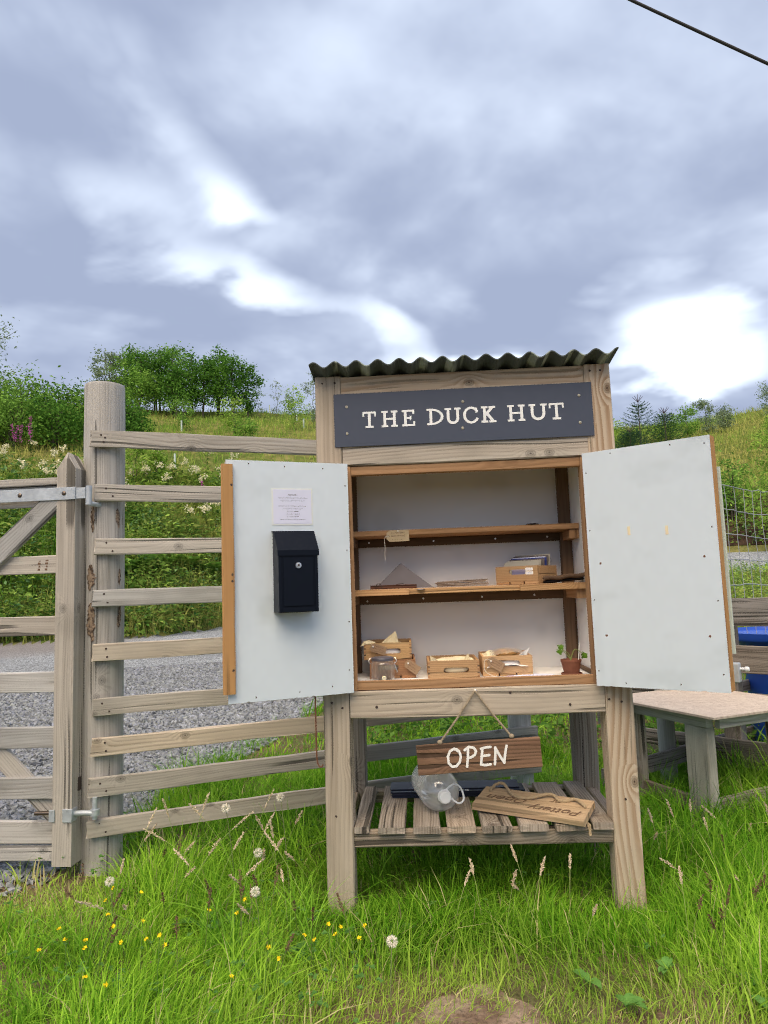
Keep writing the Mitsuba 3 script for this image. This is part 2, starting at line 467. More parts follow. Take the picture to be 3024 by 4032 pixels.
def tube(pts, rad, sides=8, M=I4, caps=True):
    p = tf(pts, M)
    n = len(p)
    t = np.gradient(p, axis=0)
    t /= np.linalg.norm(t, axis=1, keepdims=True) + 1e-12
    a = np.cross(t[0], [0, 0, 1.0] if abs(t[0][2]) < 0.9 else [1.0, 0, 0])
    A = []
    for k in range(n):
        a = a - t[k] * (a @ t[k])
        a /= np.linalg.norm(a) + 1e-12
        A.append(a)
    A = np.array(A)
    B = np.cross(t, A)
    ang = np.arange(sides) * 2 * np.pi / sides
    R = np.broadcast_to(rad, (n,))
    v = (p[:, None] + R[:, None, None] * (np.cos(ang)[None, :, None] * A[:, None] + np.sin(ang)[None, :, None] * B[:, None])).reshape(-1, 3)
    f = []
    for i in range(n - 1):
        for j in range(sides):
            j2 = (j + 1) % sides
            f += [(i * sides + j, i * sides + j2, (i + 1) * sides + j2), (i * sides + j, (i + 1) * sides + j2, (i + 1) * sides + j)]
    if caps:
        v = np.vstack([v, p[0], p[-1]])
        for j in range(sides):
            j2 = (j + 1) % sides
            f += [(n * sides, j2, j), (n * sides + 1, (n - 1) * sides + j, (n - 1) * sides + j2)]
    return trimesh.Trimesh(v, np.array(f), process=False)


def rope(pts, rad, turns, strands=3, M=I4, n=60):
    p = np.asarray(pts, float)
    s = np.r_[0, np.cumsum(np.linalg.norm(np.diff(p, axis=0), axis=1))]
    q = np.linspace(0, s[-1], n)
    c = np.stack([np.interp(q, s, p[:, i]) for i in range(3)], 1)
    t = np.gradient(c, axis=0)
    t /= np.linalg.norm(t, axis=1, keepdims=True)
    a = np.cross(t, [0.3, 1.0, 0.1])
    a /= np.linalg.norm(a, axis=1, keepdims=True)
    b = np.cross(t, a)
    out = []
    for k in range(strands):
        ph = 2 * np.pi * (k / strands + turns * q / s[-1])
        out.append(tube(c + 0.55 * rad * (np.cos(ph)[:, None] * a + np.sin(ph)[:, None] * b), rad * 0.6, 5, M))
    return trimesh.util.concatenate(out)


def lathe(prof, M=I4, sections=40):
    m = trimesh.creation.revolve(np.array(prof, float), sections=sections)
    return move(m, M)


def disc_at(c, nrm, r, h, M=I4, sides=10):
    c, nrm = np.asarray(c, float), np.asarray(nrm, float)
    nrm = nrm / np.linalg.norm(nrm)
    return tube([c, c + nrm * h * 0.7, c + nrm * h], [r, r, r * 0.75], sides, M)


def sheet(grid, M=I4, color=None):
    """Grid (a, b, 3) of points to a mesh."""
    a, b = grid.shape[:2]
    i, j = np.meshgrid(np.arange(a - 1), np.arange(b - 1), indexing='ij')
    q = np.stack([i * b + j, (i + 1) * b + j, (i + 1) * b + j + 1, i * b + j + 1], -1).reshape(-1, 4)
    return trimesh.Trimesh(tf(grid.reshape(-1, 3), M), np.vstack([q[:, [0, 1, 2]], q[:, [0, 2, 3]]]), process=False)


def text(s, h, M, depth=0.0006, bold=False):
    return move(meshkit.text_mesh(s, h, depth, bold), M)


# in a facing frame: x along the surface to the right, y up, z out towards the viewer
def facing(o, ex, nrm, M=I4, rot=0.0):
    ex = np.asarray(ex, float) / np.linalg.norm(ex)
    nrm = np.asarray(nrm, float) / np.linalg.norm(nrm)
    ey = np.cross(nrm, ex)
    c, s = math.cos(rot), math.sin(rot)
    F = frame(o, ex * c + ey * s, -ex * s + ey * c, nrm)
    return M @ F


def wood_mesh(mesh, kind, g, cross=None):
    """Unwelds a mesh and lays wood grain on it along the unit vector g."""
    board_no[0] += 1
    no = board_no[0] % 40
    r = np.random.default_rng(1000 + board_no[0])
    U0, V0 = 8 * no + r.uniform(-.8, .8), 4 * WID[kind] + 1.3
    v = mesh.vertices[mesh.faces].reshape(-1, 3)
    c = v.mean(0)
    g = np.asarray(g, float) / np.linalg.norm(g)
    nn = np.repeat(mesh.face_normals, 3, axis=0)
    x = np.cross(nn, g)
    end = np.linalg.norm(x, axis=1) < 0.3
    x[end] = np.cross(nn[end], [0.13, 0.2, 0.97])
    x /= np.linalg.norm(x, axis=1, keepdims=True) + 1e-9
    uu = np.where(end, 3.0 + 0.1 * ((v - c) * x).sum(1), (v - c) @ g)
    vv = np.where(end, ((v - c) * np.cross(nn, x)).sum(1), ((v - c) * x).sum(1))
    return {'v': v, 'f': np.arange(len(v)).reshape(-1, 3), 'uv': np.stack([U0 + uu, V0 + np.clip(vv, -1, 1)], 1)}


# ================================================================== GROUND, YARD, HILL
def terrain(x, y):
    x, y = np.asarray(x, float), np.asarray(y, float)
    r = np.hypot(x, y)
    az = np.degrees(np.arctan2(x, y))
    near = 0.03 * (meshkit.fbm(np.stack([x * 0.9, y * 0.9, 0 * x], -1), 3, 5) - 0.5) + 0.05 * np.clip((-x - 0.7) / 0.6, 0, 1) * np.clip((4.2 - y) / 1.0, 0, 1) - 0.05 * np.clip((x - 0.9) / 0.6, 0, 1) * np.clip((6 - y) / 2, 0, 1)
    foot = np.interp(az, [-60, -18, -11, -2, 5], [22.5, 22.5, 28, 28.5, 29])
    re = r - (foot - 22.2) * np.clip((42 - r) / (42 - foot), 0, 1)
    Lm = np.interp(re, [0, 22, 23.5, 27, 36, 50, 65, 75, 110, 400], [0, 0, .25, 2.5, 6.6, 12.3, 17.7, 17.2, 8, 8])
    R = np.interp(r, [0, 6, 12, 20, 26, 29.5, 36, 65, 75, 110, 400], [0, 0, .45, 1.25, 1.95, 4.0, 5.9, 14.6, 14.0, 8, 8])
    t = np.clip((az + 2) / 18, 0, 1)
    t = t * t * (3 - 2 * t)
    front = np.clip((100 - np.abs(az)) / 40, 0, 1)
    h = (Lm * (1 - t) + R * t) * front
    far = np.clip((r - 22) / 12, 0, 1)
    h = h + far * 1.1 * (meshkit.fbm(np.stack([x * 0.12, y * 0.12, 0 * x], -1), 4, 9) - 0.5) * front
    return h + near * np.clip((14 - r) / 6, 0, 1)


def yard_edge(x):
    """The near edge of the gravel (distance along y) where the grass stops."""
    return np.interp(x, [-9, -1.75, -1.45, -1.25, -.95, -.7, -.35, .1, .6], [2.95, 2.95, 3.2, 4.9, 6.0, 8.2, 11.5, 16, 30])


def bank_foot(x, y):
    az = np.degrees(np.arctan2(x, y))
    return np.interp(az, [-60, -18, -11, -2, 5], [22.5, 22.5, 28, 28.5, 29])


def zone(x, y):
    r = np.hypot(x, y)
    az = np.degrees(np.arctan2(x, y))
    foot = bank_foot(x, y)
    yard = (y > yard_edge(x)) & (r < foot) & (x < 0.55) & (np.abs(az) < 80)
    track = (az > 10) & (az < 60) & (r > 20) & (r < 26)
    hill = ((r > foot) & (az < 5)) | ((az >= 5) & (r > 20) & ~track) | ((r > 30))
    return np.where(yard | track, 1, np.where(hill, 2, 0))


def ground_mesh():
    rr = np.r_[0.02, 0.6, np.geomspace(1.2, 30, 130), np.linspace(31, 80, 50), np.geomspace(84, 400, 12)]
    aa = np.r_[np.arange(-180, -45, 9.0), np.arange(-45, 45, 0.6), np.arange(45, 180.01, 9.0)]
    R, A = np.meshgrid(rr, np.radians(aa), indexing='ij')
    X, Y = R * np.sin(A), R * np.cos(A)
    G = np.stack([X, Y, terrain(X, Y)], -1)
    m = sheet(G)
    c = m.triangles_center
    z = zone(c[:, 0], c[:, 1])
    for k, key, b in ((0, 'ground', 'soil'), (1, 'gravel_yard', 'gravel_sheet'), (2, 'hill', 'hillside')):
        s = trimesh.Trimesh(m.vertices, m.faces[z == k], process=False)
        s.remove_unreferenced_vertices()
        structure(key, s, b, smooth=True)


ground_mesh()

# bare earth worn into the turf at the front
bp = [(0.03, 2.08), (0.07, 2.14), (0.10, 2.20), (0.16, 2.215), (0.21, 2.265), (0.26, 2.25), (0.30, 2.20), (0.35, 2.18), (0.38, 2.12), (0.40, 2.06), (0.37, 1.98), (0.3, 1.90), (0.12, 1.90), (0.04, 1.98)]
ring = np.array(Polygon(bp).buffer(0.03).segmentize(0.012).exterior.coords)[:-1]
ring[:, 1] += 0.05 * (meshkit.fbm(np.stack([ring[:, 0] * 18, ring[:, 1] * 18, 0 * ring[:, 0]], -1), 3, 8) - 0.5)
cen = ring.mean(0)
rad = np.linspace(0, 1, 9)
gx = cen[0] + (ring[:, 0] - cen[0])[None] * rad[:, None]
gy = cen[1] + (ring[:, 1] - cen[1])[None] * rad[:, None]
gz = terrain(gx, gy) + 0.003 * (1 - rad[:, None] ** 6) - 0.0005 + 0.007 * (meshkit.fbm(np.stack([gx * 22, gy * 22, 0 * gx], -1), 3, 2) - 0.5) * (1 - rad[:, None])
gr = np.stack([gx, gy, gz], -1)
structure('bare_earth_patch', sheet(np.concatenate([gr, gr[:, :1]], 1)), 'bare_earth', smooth=True)


def stones():
    r = np.random.default_rng(3)
    n = 60000
    rr = np.sqrt(r.uniform(3.0 ** 2, 13 ** 2, n * 2))
    aa = np.radians(r.uniform(-34, 2, n * 2))
    x, y = rr * np.sin(aa), rr * np.cos(aa)
    keep = (y > yard_edge(x) - 0.05 + 0.25 * (r.random(n * 2) - 0.7)) & (r.random(n * 2) < np.clip(5.5 / rr, 0, 1))
    x, y, rr = x[keep][:n], y[keep][:n], rr[keep][:n]
    n = len(x)
    s = r.uniform(0.008, 0.020, n) * (1 + 0.05 * rr)
    octa = np.array([[1, 0, 0], [-1, 0, 0], [0, 1, 0], [0, -1, 0], [0, 0, 1], [0, 0, -1.0]])
    of = np.array([[0, 2, 4], [2, 1, 4], [1, 3, 4], [3, 0, 4], [2, 0, 5], [1, 2, 5], [3, 1, 5], [0, 3, 5]])
    q = r.normal(size=(n, 3, 3))
    Q = np.linalg.qr(q)[0]
    sc = np.stack([s * r.uniform(1.0, 1.7, n), s * r.uniform(0.7, 1.1, n), s * r.uniform(0.45, 0.8, n)], 1)
    v = np.einsum('nij,kj,nj->nki', Q, octa, sc) * r.uniform(0.8, 1.15, (n, 6, 1))
    v[..., 2] *= 0.75
    v += np.stack([x, y, terrain(x, y) + 0.55 * s], 1)[:, None]
    tone = r.beta(2, 2.2, n)
    col = (0.16 + 0.31 * tone)[:, None] * np.stack([np.full(n, .94), np.full(n, 1.0), 1.06 + 0.05 * r.normal(size=n)], 1)
    # split so that faces are flat: unweld
    vv = v[:, of].reshape(-1, 3)
    put('gravel', {'v': vv, 'f': np.arange(len(vv)).reshape(-1, 3), 'color': np.repeat(col, 24, axis=0)}, 'stone')
    labels['gravel'] = {'kind': 'stuff', 'label': 'loose grey slate chippings covering the yard beyond the fence', 'category': 'gravel'}


stones()

# ================================================================== THE HUT
hut = thing('roadside_hut', 'tall timber sales hut on legs with open white doors and corrugated roof', 'hut')


def hp(n, mesh, bsdf='wood', label=None, **kw):
    return part(hut, n, mesh, bsdf, label, **kw)


hp('front_post', hb((0, .103), (0, .100), (-.1, 2.046), 'tan', 'z', bevel=.005, n=9, rough=.0012))
hp('front_post', hb((1.061, 1.163), (0, .100), (-.12, 2.046), 'warm', 'z', bevel=.005, n=9, rough=.0012), label='yellower front post with strong brown grain')
hp('rear_post', hb((.012, .112), (.55, .65), (-.1, 1.965), 'slat', 'z', bevel=.005, n=7, rough=.001))
hp('rear_post', hb((1.05, 1.15), (.55, .65), (-.1, 1.965), 'slat', 'z', bevel=.005, n=7, rough=.001))
hp('top_beam', hb((.104, 1.060), (.003, .06), (1.955, 2.044), 'warm', bevel=.003, n=6, rough=.0008))
hp('header_beam', hb((.104, 1.060), (.003, .07), (1.684, 1.778), 'tan', bevel=.004, n=6, rough=.0008))
hp('infill_board', hb((.104, 1.060), (.012, .03), (1.780, 1.953), 'brown', bevel=.001))
hp('lower_beam', hb((.104, 1.060), (.002, .075), (.712, .815), 'tan', bevel=.004, n=8, rough=.001))
hp('rear_beam', hb((.113, 1.049), (.57, .64), (.712, .80), 'slat', bevel=.004))
hp('side_beam', hb((.02, .09), (.101, .549), (.712, .80), 'slat', 'w', bevel=.004))
hp('side_beam', hb((1.072, 1.142), (.101, .549), (.712, .80), 'slat', 'w', bevel=.004))
hp('bench_rail', hb((.104, 1.060), (.012, .06), (.243, .295), 'slat', bevel=.004, n=8, rough=.0012))
hp('bench_rail', hb((.113, 1.049), (.56, .61), (.243, .295), 'slat', bevel=.004))
hp('bench_rail', hb((.03, .075), (.101, .549), (.243, .295), 'slat', 'w', bevel=.004))
hp('bench_rail', hb((1.085, 1.13), (.101, .549), (.243, .295), 'slat', 'w', bevel=.004))
for i, (a, b, w0, w1, tz) in enumerate([(.106, .161, -.002, .54, .0), (.196, .297, -.016, .54, .001), (.327, .427, -.018, .545, .0), (.451, .556, -.022, .54, .002),
                                        (.583, .688, -.022, .54, .0), (.718, .822, -.021, .54, .001), (.848, .957, -.022, .545, .0), (.982, 1.058, -.018, .54, .003)]):
    hp('bench_slat', hb((a, b), (w0, w1), (.297 + tz, .321 + tz), 'slat', 'w', bevel=.003, n=5, rough=.0012, cut=(.002, .002)))
# cabinet lining
hp('floor_panel', hull_box(.105, 1.06, .02, .40, .818, .840, .001, HUT), 'white_inner')
hp('back_panel', hull_box(.085, 1.075, .402, .414, .80, 1.86, .001, HUT), 'white_inner')
hp('side_panel', hull_box(.088, .098, .105, .401, .80, 1.86, .001, HUT), 'white_inner')
hp('side_panel', hull_box(1.052, 1.062, .105, .401, .80, 1.86, .001, HUT), 'white_inner')
hp('ceiling_panel', hull_box(.099, 1.051, .075, .401, 1.83, 1.842, .001, HUT), 'white_inner')
hp('outer_side_board', hull_box(.004, .016, .101, .549, .80, 1.98, .001, HUT), 'white_board')
hp('outer_side_board', hull_box(1.146, 1.158, .101, .549, .80, 1.98, .001, HUT), 'white_board')
hp('outer_back_board', hull_box(.113, 1.049, .635, .648, .80, 1.93, .001, HUT), 'white_board')
hp('front_sill', hb((.133, 1.026), (.012, .032), (.8165, .8505), 'cedar', bevel=.002, n=4))
hp('head_trim', hb((.133, 1.026), (.012, .04), (1.646, 1.682), 'cedar', bevel=.002, n=3), label='orange brown trim across the top of the opening')
hp('jamb', hb((.112, .132), (.008, .055), (.8165, 1.682), 'cedar', 'z', bevel=.002, n=3))
hp('jamb', hb((1.027, 1.047), (.008, .055), (.8165, 1.682), 'cedar', 'z', bevel=.002, n=3))
hp('corner_batten', hb((.099, .122), (.355, .400), (.841, 1.83), 'brown', 'z', bevel=.002))
hp('corner_batten', hb((1.005, 1.051), (.355, .400), (.841, 1.83), 'brown', 'z', bevel=.002))
hp('floor_batten', hb((1.037, 1.051), (.06, .354), (.841, .856), 'brown', 'w', bevel=.002))
# shelves
W1, W2 = 0.20, 0.13
hp('shelf', hb((.099, 1.050), (W1, .40), (1.4175, 1.4405), 'cedar', bevel=.002, n=4))
hp('shelf', hb((.099, 1.050), (W2, .40), (1.1735, 1.1965), 'crate', bevel=.002, n=4))
hp('shelf_lip', hb((.100, .342), (W2 - .012, W2 - .001), (1.1715, 1.1970), 'crate', bevel=.0015))
hp('shelf_lip', hb((.786, 1.049), (W2 - .012, W2 - .001), (1.1715, 1.1972), 'crate', bevel=.0015))
hp('shelf_batten', hb((.123, 1.004), (.378, .400), (1.382, 1.4165), 'brown', bevel=.002))
hp('shelf_batten', hb((.123, 1.004), (.378, .400), (1.132, 1.1725), 'brown', bevel=.002))
for z0 in (1.379, 1.135):
    hp('shelf_bracket', hb((1.012, 1.050), (W1 + .01 if z0 > 1.2 else W2 + .01, .354), (z0, z0 + .037), 'cedar', 'w', bevel=.002))
    hp('shelf_bracket', hb((.099, .122), (W1 + .01 if z0 > 1.2 else W2 + .01, .354), (z0, z0 + .037), 'brown', 'w', bevel=.002))
for u, z in ((.17, 1.402), (.455, 1.40), (.725, 1.40), (.95, 1.40), (.155, 1.147), (.40, 1.151), (.655, 1.15), (.88, 1.15)):
    hp('screw', disc_at((u, .378, z), (0, -1, 0), .0045, .002, HUT), 'chrome')
for u, z in ((.58, .803), (.71, .795), (.205, .755), (.93, .745)):
    hp('screw' if u == .58 else 'bolt_hole', disc_at((u, .002, z), (0, -1, 0), .006 if u == .58 else .005, .003, HUT), 'chrome' if u == .58 else 'nail')
for u, z in ((.03, 2.02), (.08, 2.02), (.035, .775), (.075, .755), (1.085, 2.02), (1.125, 2.02), (1.075, .76), (1.12, .75), (.04, .36), (1.11, .40)):
    hp('bolt_hole', disc_at((u, .0, z), (0, -1, 0), .0045, .002, HUT), 'nail')

# corrugated roof sheet
us = np.arange(-.010, 1.1795, .0834 / 12)
ws = np.linspace(-.085, .76, 12)
amp = .0115 * np.cos(2 * np.pi * (us - .008) / .0834)
U, Wd = np.meshgrid(us, ws, indexing='ij')
Z = 2.0665 - .13 * (Wd + .085) + amp[:, None]
t_ = .0045
top = np.stack([U, Wd, Z + t_], -1)
bot = np.stack([U, Wd, Z], -1)
rm = trimesh.util.concatenate([sheet(top), sheet(bot)] + [sheet(np.stack([top[:, k], bot[:, k]], 1)) for k in (0, -1)] + [sheet(np.stack([top[k], bot[k]], 1)) for k in (0, -1)])
hp('corrugated_roof', move(rm, HUT), 'roof_sheet', smooth=50)

# ------------------------------------------------------------------ doors
LD = facing((.124, -.030, 0), (.908, .419, 0), (.419, -.908, 0), HUT)     # x = minus the distance from the hinge
RD = facing((1.026, -.030, 0), (.8185, -.5745, 0), (-.5745, -.8185, 0), HUT)


def lb(x, y, z, kind, axis, M, **kw):
    return hb(x, y, z, kind, axis, M=M, **kw)


def ragged(M, x0, x1, y0, y1, z0, z1, seed):
    """A door panel whose lower edge is chipped."""
    r = np.random.default_rng(seed)
    xs = np.linspace(x0, x1, 60)
    lo = y0 + np.where(r.random(60) < .12, r.uniform(.001, .004, 60), 0)
    return prism(Polygon(list(zip(xs, lo)) + [(x1, y1), (x0, y1)]), z1 - z0, M, z0)


def screws(key, M, pts, rad=.0032, b='nail'):
    for x, y in pts:
        part(key, 'screw', disc_at((x, y, 0.0), (0, 0, 1), rad, .0012, M, 8), b)


d = f'{hut}__door'
used[d] = 0
part(d, 'panel', ragged(LD, -.468, 0, .815, 1.687, -.006, 0, 1), 'white_board')
part(d, 'frame', lb((-.466, -.002), (.818, .86), (-.034, -.0065), 'cedar', 'u', LD))
part(d, 'frame', lb((-.466, -.002), (1.64, 1.685), (-.034, -.0065), 'cedar', 'u', LD))
part(d, 'frame', lb((-.466, -.42), (.861, 1.639), (-.034, -.0065), 'cedar', 'w', LD))
part(d, 'frame', lb((-.045, -.002), (.861, 1.639), (-.034, -.0065), 'cedar', 'w', LD))
part(d, 'outer_board', hull_box(-.466, -.002, .818, 1.685, -.043, -.0345, .001, LD), 'pale_panel')
part(d, 'stop_strip', lb((-.487, -.445), (.850, 1.668), (.001, .019), 'strip', 'w', LD, bevel=.003, n=8, rough=.0006), label='light orange wooden strip along the free edge')
screws(d, LD, [(-.385, 1.675), (-.25, 1.668), (-.10, 1.665), (-.012, 1.60), (-.012, 1.35), (-.012, 1.08), (-.016, .90), (-.37, .83), (-.21, .835), (-.085, .845)], .0028)
for y in (1.592, 1.268, 1.245, .932):
    part(d, 'screw', disc_at((-.452, y, .019), (0, 0, 1), .0045, .001, LD, 8), 'nail')
hk = [(-0.146, .816, -.02), (-0.146, .60, -.02), (-0.144, .572, -.016), (-0.139, .560, -.010), (-0.131, .560, -.006), (-0.127, .568, -.004)]
part(d, 'hook', tube(hk, .0030, 7, LD), 'rust', label='rusty iron hook rod hanging below the door', smooth=40)

d = f'{hut}__door_001'
used[f'{hut}__door'] = 1
part(d, 'panel', ragged(RD, 0, .4575, .815, 1.687, -.006, 0, 2), 'white_board')
part(d, 'frame', lb((.002, .4555), (.818, .86), (-.05, -.0065), 'strip', 'u', RD))
part(d, 'frame', lb((.002, .4555), (1.64, 1.685), (-.05, -.0065), 'strip', 'u', RD))
part(d, 'frame', lb((.40, .4590), (.818, 1.688), (-.062, -.0067), 'strip', 'w', RD, n=8, rough=.0006), label='brown timber edge of the open door')
part(d, 'frame', lb((.002, .045), (.861, 1.639), (-.05, -.0065), 'cedar', 'w', RD))
part(d, 'outer_board', hull_box(.04, .463, .935, 1.585, -.098, -.088, .001, RD), 'pale_panel', label='pale green board fixed behind the door')
part(d, 'outer_board', hull_box(.002, .4565, .818, 1.685, -.0715, -.0625, .001, RD), 'pale_panel')
part(d, 'spacer', lb((.42, .452), (.95, 1.57), (-.0878, -.072), 'brown', 'w', RD))
part(d, 'bolt', hull_box(.44, .472, .84, .905, -.108, -.072, .003, RD), 'galvanised')
part(d, 'bolt_knob', lathe([(0, 0), (.005, 0), (.005, .014), (.0085, .017), (.0085, .026), (.006, .029), (0, .029)], RD @ frame((.472, .885, -.092), (0, 0, 1), (0, 1, 0), (1, 0, 0)), 16), 'cap', smooth=40)
screws(d, RD, [(.045, 1.265), (.410, 1.271), (.05, .999), (.407, 1.001)], .0042, 'rust')
screws(d, RD, [(.11, 1.672), (.325, 1.672), (.44, 1.66), (.012, 1.61), (.012, 1.39), (.012, 1.13), (.012, .87), (.11, .83), (.30, .835), (.44, .875), (.442, 1.37), (.442, 1.12)], .0026)
for x, y in ((.159, 1.378), (.293, 1.37)):
    part(d, 'tape_mark', hull_box(x - .005, x + .005, y - .016, y + .016, .0004, .0012, .0002, RD), 'cream')

# ------------------------------------------------------------------ money box on the left door
BX = LD
k = thing('post_box', 'navy black metal post box with sloping lid and chrome lock', 'post box')
x0, x1, yb, D_ = -.300, -.154, 1.1265, .082
prof = Polygon([(0, yb), (D_, yb), (D_, 1.347), (.030, 1.420), (0, 1.424)])
P_ = frame((x0, 0, 0), (0, 0, 1), (0, 1, 0), (1, 0, 0))
mb = prism(prof, x1 - x0, LD @ P_)
part(k, 'body', mb, 'box_black')
lid = prism(Polygon([(-.0, 1.425), (.031, 1.4225), (.088, 1.349), (.088, 1.329), (.0835, 1.329), (.0835, 1.3465), (.0295, 1.4195), (0, 1.4225)]), x1 - x0 + .008, LD @ P_ @ frame((0, 0, -.004), (1, 0, 0), (0, 1, 0)))
part(k, 'lid', lid, 'box_black')
dk = part(k, 'door', hull_box(-.283, -.172, 1.148, 1.322, .0825, .0865, .0015, LD), 'box_black')
part(k, 'frame', hull_box(-.300, -.289, 1.128, 1.326, .0825, .085, .0008, LD), 'box_black')
part(k, 'frame', hull_box(-.166, -.155, 1.128, 1.326, .0825, .085, .0008, LD), 'box_black')
part(k, 'frame', hull_box(-.2885, -.1665, 1.128, 1.1435, .0825, .0855, .0008, LD), 'box_black')
part(dk, 'lock', lathe([(0, .006), (.006, .006), (.0075, .004), (.0105, .004), (.0115, .001), (.0115, 0), (0, 0)], LD @ frame((-.228, 1.294, .0865), (1, 0, 0), (0, 1, 0)), 24), 'chrome', smooth=40)
part(dk, 'keyhole', disc_at((-.228, 1.294, .0926), (0, 0, 1), .0042, .0004, LD, 14), 'nail')

k = thing('payment_notice', 'laminated printed payment notice stuck above the post box', 'notice')
part(k, 'laminate', hull_box(-.302, -.144, 1.446, 1.586, .0006, .0016, .0004, LD), 'laminate')
part(k, 'sheet', hull_box(-.296, -.150, 1.452, 1.581, .0018, .0026, .0003, LD), 'paper')
lines = [('Payments', 1.558, .0058, True), ('Payments made into the money tin - please take', 1.5475, .0036, False), ('the change you need from the money jar.', 1.537, .0036, False),
         ('No cash? Not to worry! Please send payments', 1.517, .0036, False), ('for goods via bank / phone app to:', 1.507, .0036, False),
         ('Acc name:', 1.497, .0036, False), ('Acc number:', 1.487, .0036, False), ('Sort code:', 1.477, .0036, False), ('Please use "The Duck Hut" as a reference.', 1.4665, .0036, False)]
for s, y, h, b in lines:
    m = meshkit.text_mesh(s, h, .0003, b)
    if s.endswith('ber:') or s.endswith('name:') or s.endswith('code:'):     # the figures cannot be read in the photograph
        e = m.bounds[1, 0]
        m = trimesh.util.concatenate([m] + [trimesh.creation.box((.0018, h * .85, .0003), T_) for T_ in [np.array([[1, 0, 0, e + .004 + .0026 * i], [0, 1, 0, h * .42], [0, 0, 1, .00015], [0, 0, 0, 1.]]) for i in range(7)]])
    w = m.bounds[1, 0] - m.bounds[0, 0]
    if w > .122:
        m.vertices[:, 0] *= .122 / w
        w = .122
    part(k, 'print', move(m, LD @ frame((-.222 - w / 2, y, .0027), (1, 0, 0), (0, 1, 0))), 'ink')

# ------------------------------------------------------------------ name board
FR = facing((0, -.0005, 0), (1, 0, 0), (0, -1, 0), HUT)                 # hut front: x = u, y = z
k = thing('name_board', 'long slate blue name board with pale slab lettering THE DUCK HUT', 'sign')
SB = FR @ frame((.075, 1.7585, .002), (math.cos(.0015), math.sin(.0015), 0), (-math.sin(.0015), math.cos(.0015), 0))
part(k, 'board', hull_box(0, 1.011, 0, .2135, 0, .004, .0007, SB), 'sign_slate')


def R_(x0, x1, y0, y1):
    return sbox(x0, y0, x1, y1)


def glyph(c, w, h=.065, s=.0108, t=.0078):
    sl = .026
    st = lambda x: R_(x - s / 2, x + s / 2, 0, h)                           # noqa: E731
    slab = lambda x, y: R_(x - sl / 2, x + sl / 2, y, y + t)                # noqa: E731
    if c == 'T':
        return unary_union([R_(0, w, h - t, h), R_(0, t * .8, h - .020, h), R_(w - t * .8, w, h - .020, h), st(w / 2), R_(w / 2 - .016, w / 2 + .016, 0, t)])
    if c == 'H':
        a, b = w * .22, w * .78
        return unary_union([st(a), st(b), slab(a, 0), slab(b, 0), slab(a, h - t), slab(b, h - t), R_(a, b, h / 2 - t / 2, h / 2 + t / 2)])
    if c == 'E':
        a = .0135
        return unary_union([st(a), R_(0, w, 0, t), R_(0, w - .002, h - t, h), R_(a, w * .72, h / 2 - t / 2, h / 2 + t / 2), R_(w - .0075, w, 0, .019), R_(w - .0095, w - .002, h - .018, h),
                            R_(w * .72 - .006, w * .72, h / 2 - .009, h / 2 + .009)])
    if c == 'D':
        a = .0155
        o = affinity.scale(Point(0, 0).buffer(1, 32), w - a, h / 2)
        i = affinity.scale(Point(0, 0).buffer(1, 32), w - a - s, h / 2 - t)
        bowl = affinity.translate(o.difference(i), a, h / 2).intersection(R_(a, w, 0, h))
        return unary_union([bowl, st(a), R_(0, a + .004, 0, t), R_(0, a + .004, h - t, h)])
    if c == 'U':
        a, b, rr = w * .2, w * .8, (w * .6 + s) / 2
        o, i = affinity.scale(Point(0, 0).buffer(1, 32), rr, rr * .95), affinity.scale(Point(0, 0).buffer(1, 32), rr - s, rr * .95 - s * .95)
        arc = affinity.translate(o.difference(i), w / 2, rr * .95).intersection(R_(0, w, 0, rr * .95))
        return unary_union([arc, R_(a - s / 2, a + s / 2, rr * .95, h), R_(b - s / 2, b + s / 2, rr * .95, h), slab(a, h - t), slab(b, h - t)])
    if c == 'C':
        o = affinity.scale(Point(0, 0).buffer(1, 40), h / 2 * .98, h / 2 + .001)
        i = affinity.scale(Point(0, 0).buffer(1, 40), h / 2 * .98 - s, h / 2 - t)
        ring = affinity.translate(o.difference(i), h / 2, h / 2)
        cut = Polygon([(h / 2, h / 2), (h * 1.4, h * .98), (h * 1.4, h * .05)])
        return unary_union([ring.difference(cut), R_(w - .009, w - .0015, h - .024, h - .003)])
    if c == 'K':
        a = .0145
        up = LineString([(a, h * .42), (w - .013, h - t / 2)]).buffer(s / 2, cap_style=2)
        dn = LineString([(a + .010, h * .55), (w - .011, t / 2)]).buffer(s / 2, cap_style=2)
        return unary_union([st(a), slab(a, 0), slab(a, h - t), up, dn, R_(w - .027, w, 0, t), R_(w - .028, w - .002, h - t, h)])


spots = [('T', .188, .241), ('H', .260, .328), ('E', .343, .394), ('D', .441, .506), ('U', .512, .574), ('C', .582, .640), ('K', .652, .711), ('H', .752, .827), ('U', .837, .911), ('T', .917, .974)]
for c, a, b in spots:
    part(k, 'letter', prism(glyph(c, b - a), .0016, FR @ frame((a, 1.8305, .0058), (1, 0, 0), (0, 1, 0))), 'letter_white')
for u, z in ((.126, 1.919), (.125, 1.811), (.584, 1.919), (.579, 1.813), (1.036, 1.922), (1.034, 1.814)):
    sk = part(k, 'screw', lathe([(0, .0022), (.0035, .0022), (.0056, .0008), (.0056, 0), (0, 0)], FR @ frame((u, z, .0062), (1, 0, 0), (0, 1, 0)), 16), 'brass')
    part(sk, 'recess', disc_at((u, z, .0084), (0, 0, 1), .0016, .0004, FR, 8), 'nail')

